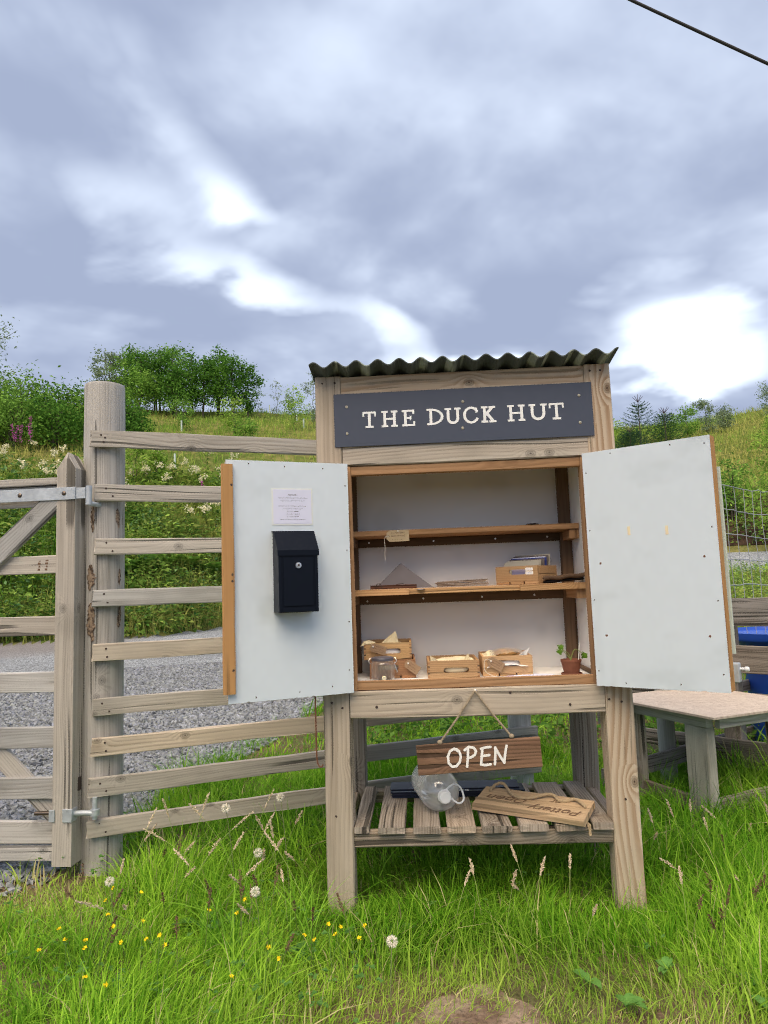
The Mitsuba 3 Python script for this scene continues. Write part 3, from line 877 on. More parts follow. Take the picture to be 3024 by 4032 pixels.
# ------------------------------------------------------------------ OPEN sign
k = thing('open_sign', 'stained brown OPEN board hanging by rope from the lower beam', 'sign')
OS = FR @ frame((.349, .612, .012), (math.cos(.046), math.sin(.046), 0), (-math.sin(.046), math.cos(.046), 0))
part(k, 'board', board((0.0, -.0535, 0), (.458, -.0535, 0), .107, .018, (0, 1, 0), 'stain', bevel=.0025, M=OS, n=8, rough=.0004, cut=(.002, .002)), 'wood')
strokes = {
    'O': [[(.505, .590), (.490, .600), (.474, .592), (.465, .572), (.467, .548), (.480, .535), (.495, .537), (.508, .551), (.513, .572), (.508, .590), (.498, .598)]],
    'P': [[(.541, .603), (.539, .570), (.534, .534)], [(.528, .594), (.543, .605), (.561, .602), (.570, .590), (.565, .576), (.550, .567), (.538, .565)]],
    'E': [[(.594, .598), (.590, .570), (.586, .541), (.602, .538), (.622, .541)], [(.588, .597), (.606, .602), (.624, .603)], [(.589, .571), (.605, .573), (.618, .574)]],
    'N': [[(.637, .541), (.640, .572), (.641, .601), (.653, .577), (.672, .545), (.676, .575), (.683, .606)]]}
for c, ls in strokes.items():
    g = unary_union([LineString(l).buffer(.0046, quad_segs=5) for l in ls]).simplify(.0004)
    part(k, 'letter', prism(g, .0008, FR @ frame((0, 0, .0224), (1, 0, 0), (0, 1, 0))), 'paint_white')
for (u, z), tw in (((.438, .620), 16), ((.705, .636), 14)):
    part(k, 'rope', rope([(.577, .806, .0105), ((u + .577) / 2, (z + .806) / 2 - .004, .012), (u, z, .012)], .0042, tw, 3, FR), 'rope_grey', smooth=60)
    part(k, 'knot', move(trimesh.creation.icosphere(2, .0085), FR @ frame((u, z + .002, .012), (1.15, 0, 0), (0, 1.0, 0), (0, 0, 1.1))), 'rope_grey', smooth=True)

# ------------------------------------------------------------------ things lying on the slatted bench
ZS = .3225
k = thing('navy_sign_stack', 'stack of thin navy plastic sign boards lying on the slats behind the bottle', 'sign boards')
for i, (a0, a1, w0, w1, z) in enumerate([(.236, .790, .345, .435, 0), (.232, .792, .347, .448, .0062), (.235, .789, .344, .446, .0124), (.230, .791, .346, .447, .0186)]):
    b = part(k, 'sign_board', hull_box(a0, a1, w0, w1, ZS + z, ZS + z + .0055, .001, HUT), 'navy')
part(k, 'sign_board', move(hull_box(0, .545, 0, .085, 0, .004, .001), HUT @ frame((.226, .372, ZS + .0248), (1, 0, 0), (0, .995, .10), (0, -.10, .995))), 'navy')
TXT = move(meshkit.text_mesh('os', .024, .0004), frame((0, 0, 0), (1, 0, 0), (0, 1, 0)))
part(k, 'lettering', move(TXT, HUT @ frame((.512, .348, ZS + .0243), (1.3, 0, 0), (0, 1, 0))), 'letter_white')

k = thing('water_bottle', 'big clear ribbed plastic water bottle with white cap lying on the slats', 'bottle')
ax = np.array([.455 - .395, .045 - .345, .0])
ax /= np.linalg.norm(ax)
BO = HUT @ frame((.393, .355, ZS + .0785), np.cross([0, 0, 1.0], ax), (0, 0, 1), ax)     # z along the bottle towards the cap
pr = [(0, .012), (.045, .006), (.062, .0), (.072, .006)]
zz = .012
while zz < .185:
    pr += [(.0760, zz), (.0780, zz + .004), (.0765, zz + .009), (.0700, zz + .0130), (.0700, zz + .0155)]
    zz += .0205
pr += [(.0775, .196), (.0775, .205), (.073, .222), (.063, .240), (.048, .256), (.034, .266), (.024, .271), (.021, .276), (.021, .292)]
part(k, 'body', lathe(pr, BO, 48), 'pet', smooth=50)
for z_ in np.arange(.016, .19, .0205):
    part(k, 'rib', lathe([(.0782, z_ + .0015), (.0792, z_ + .004), (.0782, z_ + .0065)], BO, 48), 'film', smooth=True)
part(k, 'cap', lathe([(0, .304), (.019, .304), (.0225, .301), (.0235, .286), (.0235, .283), (.026, .282), (.026, .277), (.0212, .277)], BO, 32), 'cap', smooth=35)
hd = [(.018, .004, .279), (.030, -.012, .285), (.055, -.028, .286), (.074, -.020, .280), (.076, -.002, .276), (.066, .026, .272), (.040, .040, .274), (.012, .026, .279), (-.008, .022, .279)]
hd = np.array(hd)
q = np.linspace(0, len(hd) - 1, 40)
from scipy.interpolate import CubicSpline
part(k, 'handle', tube(CubicSpline(np.arange(len(hd)), hd)(q), .0038, 8, BO), 'cap', smooth=50)
cyl = m3.Manifold.cylinder(.20, .071, .071, 32).translate((0, 0, .012)) + m3.Manifold.cylinder(.045, .071, .03, 32).translate((0, 0, .212))
cyl = cyl ^ m3.Manifold.cube((.3, .3, .4), True).translate((0, -.19, .1))
mm = cyl.to_mesh()
part(k, 'water', move(trimesh.Trimesh(mm.vert_properties[:, :3], mm.tri_verts), BO), 'water')

k = thing('pottery_sign', 'pale wooden board with burnt lettering and rope lying upside down on the slats', 'sign')
e1 = np.array([.938 - .549, -.079 - .12, 0])
L1 = np.linalg.norm(e1)
e1 /= L1
e2 = np.array([-e1[1], e1[0], 0])
PS = HUT @ frame((.553, .137, ZS + .006), e1 * math.cos(-.02) + np.array([0, 0, math.sin(-.02)]), e2 * .985 + np.array([0, 0, .17]), np.cross(e1, e2 * .985 + np.array([0, 0, .17])))
part(k, 'board', board((0, .085, .014), (.437, .085, .014), .165, .024, (0, 1, 0), 'carved', bevel=.003, M=PS, n=8, rough=.0004, cut=(.004, .002)), 'wood')
for s, x, y, h in (('Pottery', .418, .063, .036), ('Open', .205, .100, .036), ('or', .33, .125, .025)):
    m = meshkit.text_mesh(s, h, .0008)
    m.vertices[:, 0] += .35 * m.vertices[:, 1]
    w = m.bounds[1, 0]
    m.vertices[:, 0] *= {'Pottery': .205, 'Open': .17, 'or': .05}[s] / w
    part(k, 'lettering', move(m, PS @ frame((x, y, .0272), (-1, 0, 0), (0, -1, 0))), 'burnt')
rp = np.array([(.035, .120, .030), (.05, .150, .046), (.085, .150, .052), (.12, .118, .036), (.165, .098, .031), (.215, .105, .034), (.255, .132, .040), (.29, .142, .036), (.315, .120, .030), (.35, .128, .031), (.375, .132, .038), (.42, .098, .031)])
part(k, 'rope', rope(CubicSpline(np.arange(len(rp)), rp)(np.linspace(0, len(rp) - 1, 50)), .0062, 34, 3, PS, 130), 'rope', smooth=60)
r = np.random.default_rng(5)
fr = [tube([(.428, .055, .0), (.442 + r.normal(0, .003), .045 + r.normal(0, .006), -.012), (.446 + r.normal(0, .005), .040 + r.normal(0, .008), -.040)], .0016, 4, PS) for _ in range(14)]
part(k, 'frayed_end', trimesh.util.concatenate(fr), 'rope')

# ------------------------------------------------------------------ things on the shelves
FLO = .8405


def slot(cx, cy, w, h):
    return LineString([(cx - w / 2 + h / 2, cy), (cx + w / 2 - h / 2, cy)]).buffer(h / 2, quad_segs=8)


def crate(n, label, u0, u1, w0, w1, z0, h, kind, sl=(.5, .5, .10, .022), rot=0.0, gap=True, group=None):
    """A little wooden crate: slotted ends towards the front and the back, plain sides, a floor of three boards."""
    k = thing(n, label, 'crate', group)
    c, s = math.cos(rot), math.sin(rot)
    M = HUT @ frame((u0, w0, z0), (c, s, 0), (-s, c, 0))
    W, D, t = u1 - u0, w1 - w0, .009
    zb = .011 if gap else .0
    g = M[:3, 0]
    F = facing((0, 0, 0), (1, 0, 0), (0, -1, 0), M)
    for i, y in enumerate((0.0, D - t)):
        p = sbox(0, zb + .0005, W, h).difference(slot(W * sl[0], zb + (h - zb) * sl[1], sl[2], sl[3]))
        part(k, 'end_panel', wood_mesh(prism(p, t, F, -t - y), kind, g))
    for x in (0, W - t):
        part(k, 'side_panel', wood_mesh(hull_box(x + .0003, x + t - .0003, t + .0003, D - t - .0003, zb + .0005, h - .0008, .0008, M), kind, M[:3, 1]))
    if gap:
        m = (W - .012) / 3
        for i in range(3):
            part(k, 'floor_slat', wood_mesh(hull_box(i * (m + .006), i * (m + .006) + m, .0005, D - .0005, 0, zb, .0008, M), kind, M[:3, 1]))
    else:
        part(k, 'floor', wood_mesh(hull_box(t, W - t, t, D - t, .002, .008, .0008, M), kind, M[:3, 1]))
        for i in range(5):
            for x in (0, W - .0085):
                part(k, 'finger_joint', wood_mesh(hull_box(x, x + .0085, -.0006, .004, .004 + i * h / 5.3, .010 + i * h / 5.3, .0003, M), 'brown' if i % 2 else 'redpine', M[:3, 1]))
    return k, M, F


def crumple(n, label, cat, M, pts, seed, bsdf, group=None, size=(.06, .05), key=None):
    """Crumpled paper: a fine grid pushed about by noise. pts: centre x, y, z and the sizes."""
    a, b = np.meshgrid(np.linspace(-1, 1, 26), np.linspace(-1, 1, 22), indexing='ij')
    P = np.stack([a * size[0], b * size[1], 0 * a], -1)
    q = np.stack([a * 1.6 + seed, b * 1.6 + 2 * seed, 0 * a + seed], -1)
    ridge = 1 - np.abs(2 * meshkit.fbm(q, 4, seed) - 1)
    P[..., 2] = pts[3] * (ridge - .5) * 2 + pts[4] * meshkit.noise(q * .7, seed + 5) - pts[5] * (a ** 2 + b ** 2)
    P[..., 0] += .012 * (meshkit.noise(q * 1.5, seed + 1) - .5)
    P[..., 1] += .012 * (meshkit.noise(q * 1.5, seed + 2) - .5)
    P += np.array(pts[:3])
    m = sheet(P, M)
    if key:
        return part(key, n, m, bsdf, smooth=45)
    return solo(n, label, cat, m, bsdf, group, smooth=45)


def peak(M, base, tip, w, key, n, bsdf):
    """A twisted corner of paper standing up out of a crate."""
    base, tip = np.array(base, float), np.array(tip, float)
    t = np.linspace(0, 1, 9)
    a = np.linspace(0, 1, 8)
    A, Tt = np.meshgrid(a, t, indexing='ij')
    x = base[0] + (tip[0] - base[0]) * Tt ** 1.3 + w * (A - .5) * (1 - Tt) ** .8
    y = base[1] + (tip[1] - base[1]) * Tt + .022 * np.abs(A * 3 % 1 - .5) * (1 - Tt)
    z = base[2] + (tip[2] - base[2]) * Tt * (1 - .18 * np.abs(A - .5))
    return part(key, n, sheet(np.stack([x, y, z], -1), M), bsdf, smooth=40)


def fold(key, M, x, z, w, bsdf):
    """A roll of paper pressed against the inside of a crate's handle slot."""
    b = trimesh.creation.icosphere(3, 1.0)
    q = b.vertices
    b.vertices = q * np.array([w, .010, .0145]) * (1 + .10 * (meshkit.fbm(q * 2.5 + x * 50, 3, 6)[:, None] - .5))
    return part(key, 'paper_fold', move(b, M @ frame((x, .0205, z), (1, 0, 0), (0, 1, 0))), bsdf, smooth=True)


def tag(n, label, o, ex, ey, w, h, lines, bsdf='tag', pin=None, string=None, M=HUT, hole=None):
    k = thing(n, label, 'tag')
    ex, ey = np.array(ex, float), np.array(ey, float)
    ex /= np.linalg.norm(ex)
    ey /= np.linalg.norm(ey)
    F = M @ frame(o, ex, ey, np.cross(ex, ey))
    c = h * .26
    part(k, 'card', prism(Polygon([(0, c), (c, 0), (w, 0), (w, h), (c, h), (0, h - c)]), .0011, F), bsdf)
    for s, x, y, hh, ww in lines:
        m = meshkit.text_mesh(s, hh, .0003)
        m.vertices[:, 0] += .25 * m.vertices[:, 1]
        m.vertices[:, 0] *= ww / m.bounds[1, 0]
        part(k, 'writing', move(m, F @ frame((x, y, .0012), (1, 0, 0), (0, 1, 0))), 'rust')
    if pin:
        part(k, 'pin', move(trimesh.creation.icosphere(2, .0036), F @ frame((pin[0], pin[1], .003), (1, 0, 0), (0, 1, 0), (0, 0, .8))), 'paint_white', smooth=True)
    if hole:
        part(k, 'eyelet', disc_at((hole[0], hole[1], .0010), (0, 0, 1), .0026, .0004, F), 'nail')
    if string is not None:
        p = np.array(string, float)
        part(k, 'string', tube(CubicSpline(np.arange(len(p)), p)(np.linspace(0, len(p) - 1, 30)), .0011, 5, F), 'string', smooth=60)
    return k


# floor of the hut: two stacked crates at the left, one in the middle, one to the right
k, M, F = crate('wooden_crate', 'reddish wooden crate at the bottom of the stack of two behind the glass jar', .173, .357, .15, .375, FLO, .073, 'redpine', (.40, .52, .085, .020), .03)
crumple('wrapping', None, None, M, (.092, .10, .040, .008, .01, .012), 3, 'tissue', size=(.078, .09), key=k)
fold(k, M, .075, .042, .042, 'cream')
k, M, F = crate('wooden_crate', 'pale yellow crate on top of the stack of two crates', .150, .343, .165, .385, FLO + .0742, .066, 'pine', (.50, .50, .105, .021), .02, gap=False)
crumple('paper_lining', None, None, M, (.1, .10, .042, .012, .012, .006), 8, 'cream', size=(.085, .09), key=k)
fold(k, M, .105, .028, .045, 'tissue')
crumple('paper_lining', None, None, M, (.018, .03, .070, .006, .004, .012), 4, 'cream', size=(.030, .03), key=k)
peak(M, (.105, .05, .058), (.130, .05, .112), .075, k, 'paper_corner', 'cream')
k, M, F = crate('wooden_crate', 'orange finger-jointed crate of cream paper in the middle of the hut floor', .405, .608, .105, .335, FLO, .068, 'crate', (.55, .45, .100, .021), .01, gap=False)
crumple('paper_lining', None, None, M, (.1, .11, .052, .014, .014, .012), 12, 'cream', size=(.088, .095), key=k)
fold(k, M, .111, .031, .05, 'cream')
peak(M, (.035, .02, .055), (.012, .02, .090), .05, k, 'paper_corner', 'cream')
peak(M, (.155, .05, .055), (.165, .05, .092), .035, k, 'paper_corner', 'cream')
k, M, F = crate('wooden_crate', 'wooden crate holding a film-wrapped cake, nearest the flower pot', .622, .818, .125, .345, FLO, .078, 'crate', (.52, .56, .09, .023), -.01)
crumple('paper_lining', None, None, M, (.035, .08, .075, .010, .014, .012), 17, 'cream', size=(.030, .07), key=k)
crumple('tissue', None, None, M, (.10, .08, .040, .010, .01, .008), 19, 'tissue', size=(.08, .09), key=k)
fold(k, M, .105, .047, .05, 'tissue')
peak(M, (.160, .02, .070), (.190, .02, .108), .04, k, 'tissue_corner', 'tissue')
ck = move(trimesh.creation.icosphere(3, 1.0), np.eye(4))
ck.vertices *= np.array([.050, .06, .014])
ck.vertices *= 1 + .12 * (meshkit.fbm(ck.vertices * 60, 3, 4)[:, None] - .5)
solo('cake', 'golden brown cake slice wrapped in clear film on the right-hand crate', 'cake', move(ck, M @ frame((.098, .075, .083), (1, 0, 0), (0, 1, 0))), 'cake', smooth=True)
crumple('clear_film', 'crinkled clear film over the brown cake in the right-hand crate', 'plastic film', M, (.100, .07, .094, .006, .008, .010), 23, 'film', size=(.066, .065))

tag('price_tag', 'brown card tag pinned to the upper crate of the stack', (.172, .148, FLO + .112), (.955, 0, -.30), (.30, 0, .955), .066, .034,
    [('Tomato &', .016, .023, .0055, .038), ('Chilli chutney', .012, .014, .0055, .046), ('Ginger £2.50', .012, .0045, .0055, .044)], pin=(.011, .021))
tag('price_tag', 'brown card tag hanging on the lower reddish crate beside the glass jar', (.307, .138, FLO + .050), (.80, 0, -.60), (.60, 0, .80), .064, .036,
    [('Apple', .016, .025, .0055, .022), ('and walnut', .014, .015, .0055, .036), ('Cake £2.50', .014, .005, .0055, .040)], pin=(.011, .020))
tag('price_tag', 'brown card tag with looped white string on the crate holding cake', (.634, .1135, FLO + .050), (.865, 0, -.50), (.50, 0, .865), .066, .037,
    [('Banana &', .018, .026, .0055, .036), ('date loaf', .016, .016, .0055, .038), ('slice £1.50', .014, .006, .0055, .042)], pin=(.012, .019),
    string=[(.012, .019, .003), (-.004, .020, .006), (-.010, .006, .007), (.004, -.020, .006), (.022, -.028, .008), (.046, -.026, .012), (.055, -.020, .010)])

# clip-top jar with coins
k = thing('glass_jar', 'clip-top glass money jar holding a few coins, in front of the stacked crates', 'jar')
JM = HUT @ frame((.229, .085, FLO), (1, 0, 0), (0, 1, 0))
part(k, 'body', lathe([(0, .003), (.040, .003), (.044, .006), (.0455, .012), (.0455, .066), (.044, .071), (.040, .074), (.040, .079)], JM, 40), 'glass', smooth=40)
part(k, 'rim', lathe([(.041, .074), (.0435, .0745), (.0435, .0775), (.041, .078)], JM, 40), 'glass', smooth=40)
part(k, 'seal', lathe([(.038, .0792), (.0435, .0792), (.0440, .0815), (.0435, .0835), (.038, .0835)], JM, 40), 'rubber', smooth=40)
part(k, 'lid', lathe([(.0435, .0838), (.0445, .087), (.043, .0905), (.036, .0935), (0, .0945)], JM, 40), 'rubber', smooth=40)
for s in (-1, 1):
    p = np.array([(s * .044, 0, .089), (s * .051, -.003, .086), (s * .054, -.006, .076), (s * .049, -.008, .070), (s * .045, -.010, .073)])
    part(k, 'wire_clip', tube(CubicSpline(np.arange(5), p)(np.linspace(0, 4, 20)), .0013, 6, JM), 'chrome', smooth=50)
part(k, 'wire_clip', tube([(.047, -.012, .066), (.052, -.018, .052), (.056, -.020, .040), (.057, -.020, .034)], .0020, 6, JM), 'chrome', smooth=50)
r = np.random.default_rng(11)
for i in range(11):
    a, q = r.uniform(0, 6.28), r.uniform(0, .028)
    tilt = r.normal(0, .35, 2)
    nn = np.array([tilt[0], tilt[1], 1.0])
    solo('coin', 'dull copper coin lying in the bottom of the glass jar', 'coin', disc_at((q * math.cos(a), q * math.sin(a), .0045 + .0018 * (i // 3)), nn, .0085 + .001 * (i % 3), .0018, JM, 18), 'coin_dark', group='coins in the jar')
solo('coin', 'bright pale coin leaning upright against the front of the jar', 'coin', disc_at((.006, -.0385, .0135), (0, -1, .25), .0095, .002, JM, 24), 'coin')

# flyers flat on the floor
for i, (u, w, a, b) in enumerate([(.775, .105, .30, 'card_lilac'), (.80, .10, -.15, 'paper'), (.835, .115, -.35, 'paper')]):
    solo('leaflet', ['lilac printed leaflet sticking out from under the cake crate', 'white leaflet lying flat beside the cake crate', 'pale leaflet lying flat between cake crate and flower pot'][i], 'leaflet',
         hull_box(-.06, .06, -.03, .03, 0, .0008, .0002, HUT @ frame((u, w, FLO + .0006 + .001 * i), (math.cos(a), math.sin(a), 0), (-math.sin(a), math.cos(a), 0))), b)

# flower pot
PM = HUT @ frame((.958, .075, FLO), (1, 0, 0), (0, 1, 0))
solo('pot_saucer', 'shallow terracotta saucer under the flower pot', 'saucer', lathe([(0, 0), (.034, 0), (.039, .004), (.041, .011), (.039, .012), (.036, .005), (0, .004)], PM, 40), 'terracotta', smooth=35)
PP = PM @ frame((0, 0, .0045), (1, 0, 0), (0, 1, 0))
k = thing('flower_pot', 'small terracotta pot holding a drooping seedling', 'flower pot')
part(k, 'pot', lathe([(0, 0), (.0265, 0), (.028, .002), (.0375, .049), (.0392, .050), (.0396, .058), (.037, .0585), (.0355, .050), (0, .046)], PP, 40), 'terracotta', smooth=30)
part(k, 'soil', lathe([(.0350, .0495), (.02, .0515), (0, .053)], PP, 20), 'card_dark')
k = thing('seedling', 'leggy green seedling with three lobed leaves growing in the terracotta pot', 'plant')


def colored(m, c):
    return {'v': np.array(m.vertices), 'f': np.array(m.faces), 'color': np.tile(np.array(c, float), (len(m.vertices), 1))}


stems = [[(0, 0, .05), (-.003, -.002, .066), (-.010, -.006, .082), (-.026, -.010, .092), (-.038, -.012, .092)], [(-.002, 0, .06), (-.012, 0, .072), (-.030, -.002, .094), (-.038, -.006, .104)],
         [(0, 0, .056), (.004, 0, .070), (.012, -.002, .090), (.022, -.004, .096), (.034, -.006, .088), (.044, -.008, .080)]]
for s in stems:
    s = np.array(s)
    part(k, 'stem', colored(tube(CubicSpline(np.arange(len(s)), s)(np.linspace(0, len(s) - 1, 24)), np.linspace(.0019, .0009, 24), 6, PP), (.26, .34, .10)), 'tint', smooth=True)


def lobed(n=5, r0=.012, c=(.10, .24, .03), seed=0):
    q = np.random.default_rng(seed)
    a = np.linspace(0, 2 * np.pi, 41)[:-1]
    rr = r0 * (1 + .16 * np.cos(a * n) + .05 * q.normal(size=40)) * np.where(np.abs(a - np.pi) < .15, .5, 1)
    rings = [np.stack([t * rr * np.cos(a), t * rr * np.sin(a), .006 * t ** 2 * np.sin(2 * a + seed)], 1) for t in (.5, 1)]
    v = np.vstack([[[0, 0, 0]], *rings])
    f = [(0, 1 + i, 1 + (i + 1) % 40) for i in range(40)] + [t for i in range(40) for t in ((1 + i, 41 + i, 41 + (i + 1) % 40), (1 + i, 41 + (i + 1) % 40, 1 + (i + 1) % 40))]
    return trimesh.Trimesh(v, f, process=False)


for o, nn, s in (((-.044, -.014, .090), (-.3, -.85, .35), 1), ((-.037, -.008, .107), (-.35, -.8, .45), 2), ((.049, -.010, .073), (.2, -.9, .1), 3)):
    part(k, 'leaf', colored(move(lobed(seed=s, r0=.0125), facing(o, (1, .2, .3 * s - .5), nn, PP)), (.13, .27, .035)), 'leaf', smooth=True)
solo('plant_label', 'thin white plastic label stick stuck in the flower pot', 'plant label', hull_box(-.0016, .0016, -.0005, .0005, -.01, .066, .0003, PP @ frame((.029, .002, .055), (.99, 0, -.12), (0, 1, 0), (.12, 0, .99))), 'paint_white')

# middle shelf
S2 = 1.1968
k = thing('chopping_board', 'dark walnut presentation board with a leather loop on the middle shelf', 'board')
part(k, 'board', hb((.186, .374), (.145, .25), (S2 + .001, S2 + .0165), 'walnut', bevel=.0015), 'wood')
lp = np.array([(.210, .142, S2 + .004), (.209, .141, S2 + .014), (.216, .160, S2 + .0225), (.228, .150, S2 + .019), (.232, .142, S2 + .008), (.236, .141, S2 + .002)])
part(k, 'loop', tube(CubicSpline(np.arange(6), lp)(np.linspace(0, 5, 30)), .0015, 6, HUT), 'nail', smooth=60)
part(k, 'cord', tube([(.29, .17, S2 + .018), (.305, .165, S2 + .0195), (.32, .16, S2 + .021)], .0013, 5, HUT), 'nail')
for nm, lab, poly, F2 in (('napkin', 'grey cloth square standing point up behind the walnut board', [(0, .105), (-.115, -.005), (.115, -.005)], facing((.300, .272, S2 + .002), (1, 0, 0), (0, -.97, .24), HUT)),):
    pts = []
    for i in range(15):
        t = i / 14
        half = .003 + .118 * t
        for j in range(13):
            s_ = -1 + 2 * j / 12
            pts.append((half * s_ * (1.12 if s_ > 0 else .93) + .008, .108 * (1 - t), .004 * math.sin(3 * s_ + 4 * t) * t))
    solo(nm, lab, 'cloth', sheet(np.array(pts).reshape(15, 13, 3), F2), 'napkin', smooth=True)
pts = np.array([[(.345 + .10 * i / 12, .255 - .14 * j / 8 * (1 - abs(i / 12 - .45) * 1.2) - .002 * j, S2 + .0012 + .002 * math.sin(j * .9) - (.010 * max(0, (j - 6) / 2) * (1 - abs(i / 12 - .45) * 1.6))) for j in range(9)] for i in range(13)])
solo('napkin', 'corner of grey cloth drooping over the front edge of the middle shelf', 'cloth', sheet(pts, HUT), 'napkin', smooth=True)
k = thing('paper_bag_pile', 'flat pile of crumpled brown paper bags in the middle of the middle shelf', 'paper bags')
for i in range(7):
    r = np.random.default_rng(40 + i)
    a, b = np.meshgrid(np.linspace(0, 1, 22), np.linspace(0, 1, 8), indexing='ij')
    z = .0012 + .0030 * i + .0030 * meshkit.fbm(np.stack([a * 4 + i, b * 2, 0 * a + i], -1), 3, i) + .0011 * i * np.clip(a - .15, 0, 1)
    dx = r.uniform(-.007, .007)
    P = np.stack([.455 + .205 * a + dx, .158 + .13 * b + .005 * (meshkit.noise(np.stack([a * 9 + i, 0 * a, 0 * a + i], -1), i) - .5), S2 + z], -1)
    Q = P + np.array([0, 0, .0023])
    part(k, 'paper_bag', trimesh.util.concatenate([sheet(P, HUT), sheet(Q, HUT), sheet(np.stack([P[:, 0], Q[:, 0]], 1), HUT), sheet(np.stack([P[0], Q[0]], 1), HUT), sheet(np.stack([P[-1], Q[-1]], 1), HUT)]), 'paper_brown', smooth=40)
k, M, F = crate('wooden_crate', 'wooden crate of framed prints and cards at the right of the middle shelf', .705, .895, .245, .425, S2 + .001, .074, 'crate', (.52, .62, .078, .021), math.radians(-35))
LCARD = ['grey backed print at the front of the card crate', 'second grey print in the card crate', 'dark framed print in the card crate, third from the front', 'blue edged card in the card crate',
         'white card standing in the card crate', 'dark mounted print near the back of the card crate', 'grey sleeved print at the very back of the card crate']
for i, (dy, h, b, tl, w_) in enumerate([(.05, .078, 'card_grey', .10, .160), (.068, .086, 'card_grey', .14, .158), (.09, .092, 'card_dark', .16, .162), (.105, .097, 'card_blue', .17, .164), (.112, .101, 'paper', .17, .150), (.125, .107, 'card_dark', .18, .162), (.138, .112, 'card_grey', .18, .164)]):
    solo('print_card', LCARD[i], 'print', hull_box(0, w_, 0, h, -.002, .002, .0005, facing((.0115 + (.005 if b == 'paper' else 0), dy, .0125), (1, 0, 0), (0, -math.cos(tl), math.sin(tl)), M)), b)
solo('print_card', 'lilac card seen through the handle slot of the card crate', 'print', hull_box(.05, .15, .0, .05, -.001, .001, .0004, facing((.012, .022, .0125), (1, 0, 0), (0, -.98, .1), M)), 'card_lilac')
for i, z in enumerate((.0535, .0385)):
    k2 = thing('price_label', ['upper white price sticker on the card crate', 'lower white price sticker on the card crate'][i], 'label')
    part(k2, 'sticker', prism(sbox(.136, z, .170, z + .0125).buffer(-.002).buffer(.002), .0006, F, .0003), 'paint_white')
    m = meshkit.text_mesh(['CARDS', '£2.50 each'][i], .0048, .0003)
    m.vertices[:, 0] *= .022 / m.bounds[1, 0]
    part(k2, 'writing', move(m, F @ frame((.141, z + .004, .001), (1, 0, 0), (0, 1, 0))), 'card_lilac')
k = thing('woven_mat', 'dark woven mat with a braided brown rim at the right end of the middle shelf', 'mat')
part(k, 'mat', move(trimesh.util.concatenate([hull_box(.0, .16, .0, .12, .0, .012, .005)]), HUT @ frame((.886, .140, S2 + .001), (.998, 0, .06), (0, 1, 0))), 'black')
bp_ = [(.884 + .162 * t, .138 + .003 * math.sin(9 * t), S2 + .020 + .010 * t + .002 * math.sin(13 * t)) for t in np.linspace(0, 1, 24)]
part(k, 'braided_rim', rope(bp_, .0085, 12, 3, HUT, 90), 'weave', smooth=50)
part(k, 'braided_rim', rope([(a, b + .05, c - .002) for a, b, c in bp_], .0085, 12, 3, HUT, 90), 'weave', smooth=50)

# upper shelf
solo('dark_lid', 'small black round lid lying on the upper shelf', 'lid', lathe([(0, .006), (.018, .006), (.027, .003), (.027, 0), (0, 0)], HUT @ frame((.865, .225, 1.441), (1, 0, 0), (0, 1, 0)), 28), 'black', smooth=40)
tag('contact_tag', 'pale brown tag with a white string pinned to the upper shelf edge', (.257, W1 - .003, 1.391), (1, 0, .02), (-.02, 0, 1), .094, .0475,
    [('For larger cakes,', .020, .0335, .0065, .056), ('please whatsapp', .018, .021, .0065, .060), ('~ ~ ~ ~ ~', .020, .0065, .0055, .046)], 'tag_pale', pin=(.049, .043), hole=(.010, .024),
    string=[(.010, .024, .002), (-.002, .023, .004), (-.008, .010, .004), (-.008, -.018, .003), (-.010, -.045, .003), (-.009, -.075, .003)])

# ================================================================== LEFT FENCE AND GATE
FD = np.array([.932, .3625, 0])
FD /= np.linalg.norm(FD)
FL = frame([-1.2755, 3.07, 0], FD, [-FD[1], FD[0], 0])                # x along the fence to the right, y away, z up
fen = thing('rail_fence', 'weathered grey fence of long rails running from the gate post behind the hut', 'fence')


def round_post(x, y, z0, z1, rad, kind, M=I4, seed=0, lean=(0, 0)):
    """A round post, slightly out of true, with a rounded top edge and wood grain."""
    n, m = 26, 26
    zs = np.r_[np.linspace(z0, z1 - .03, n - 4), z1 - .018, z1 - .008, z1 - .002, z1]
    shrink = np.r_[np.ones(n - 4), 1.0, .995, .98, .955]
    a = np.linspace(0, 2 * np.pi, m + 1)
    board_no[0] += 1
    no = board_no[0] % 40
    V, UV = [], []
    for z, s in zip(zs, shrink):
        q = np.stack([np.cos(a[:-1]) * 2, np.sin(a[:-1]) * 2, np.full(m, z * 1.3 + seed)], 1)
        rr = rad * s * (1 + .035 * (meshkit.fbm(q, 3, seed) - .5) * 2)
        rr = np.r_[rr, rr[0]]
        V.append(np.stack([x + rr * np.cos(a) + lean[0] * (z - z0), y + rr * np.sin(a) + lean[1] * (z - z0), np.full(m + 1, z)], 1))
        UV.append(np.stack([8 * no + np.full(m + 1, z) - 1, 4 * WID[kind] + .5 + a * rad], 1))
    V, UV = np.array(V), np.array(UV)
    g = sheet(V, M)
    v, uv, f = np.array(g.vertices), UV.reshape(-1, 2), np.array(g.faces)
    c = tf([[x + lean[0] * (z1 - z0), y + lean[1] * (z1 - z0), z1 + .004]], M)
    k = len(v)
    base = (n - 1) * (m + 1)
    v = np.vstack([v, c])
    uv = np.vstack([uv, [[8 * no + 3, 4 * WID[kind] + 1]]])
    f = np.vstack([f, [(k, base + j, base + j + 1) for j in range(m)]])
    return {'v': v, 'f': f, 'uv': uv}


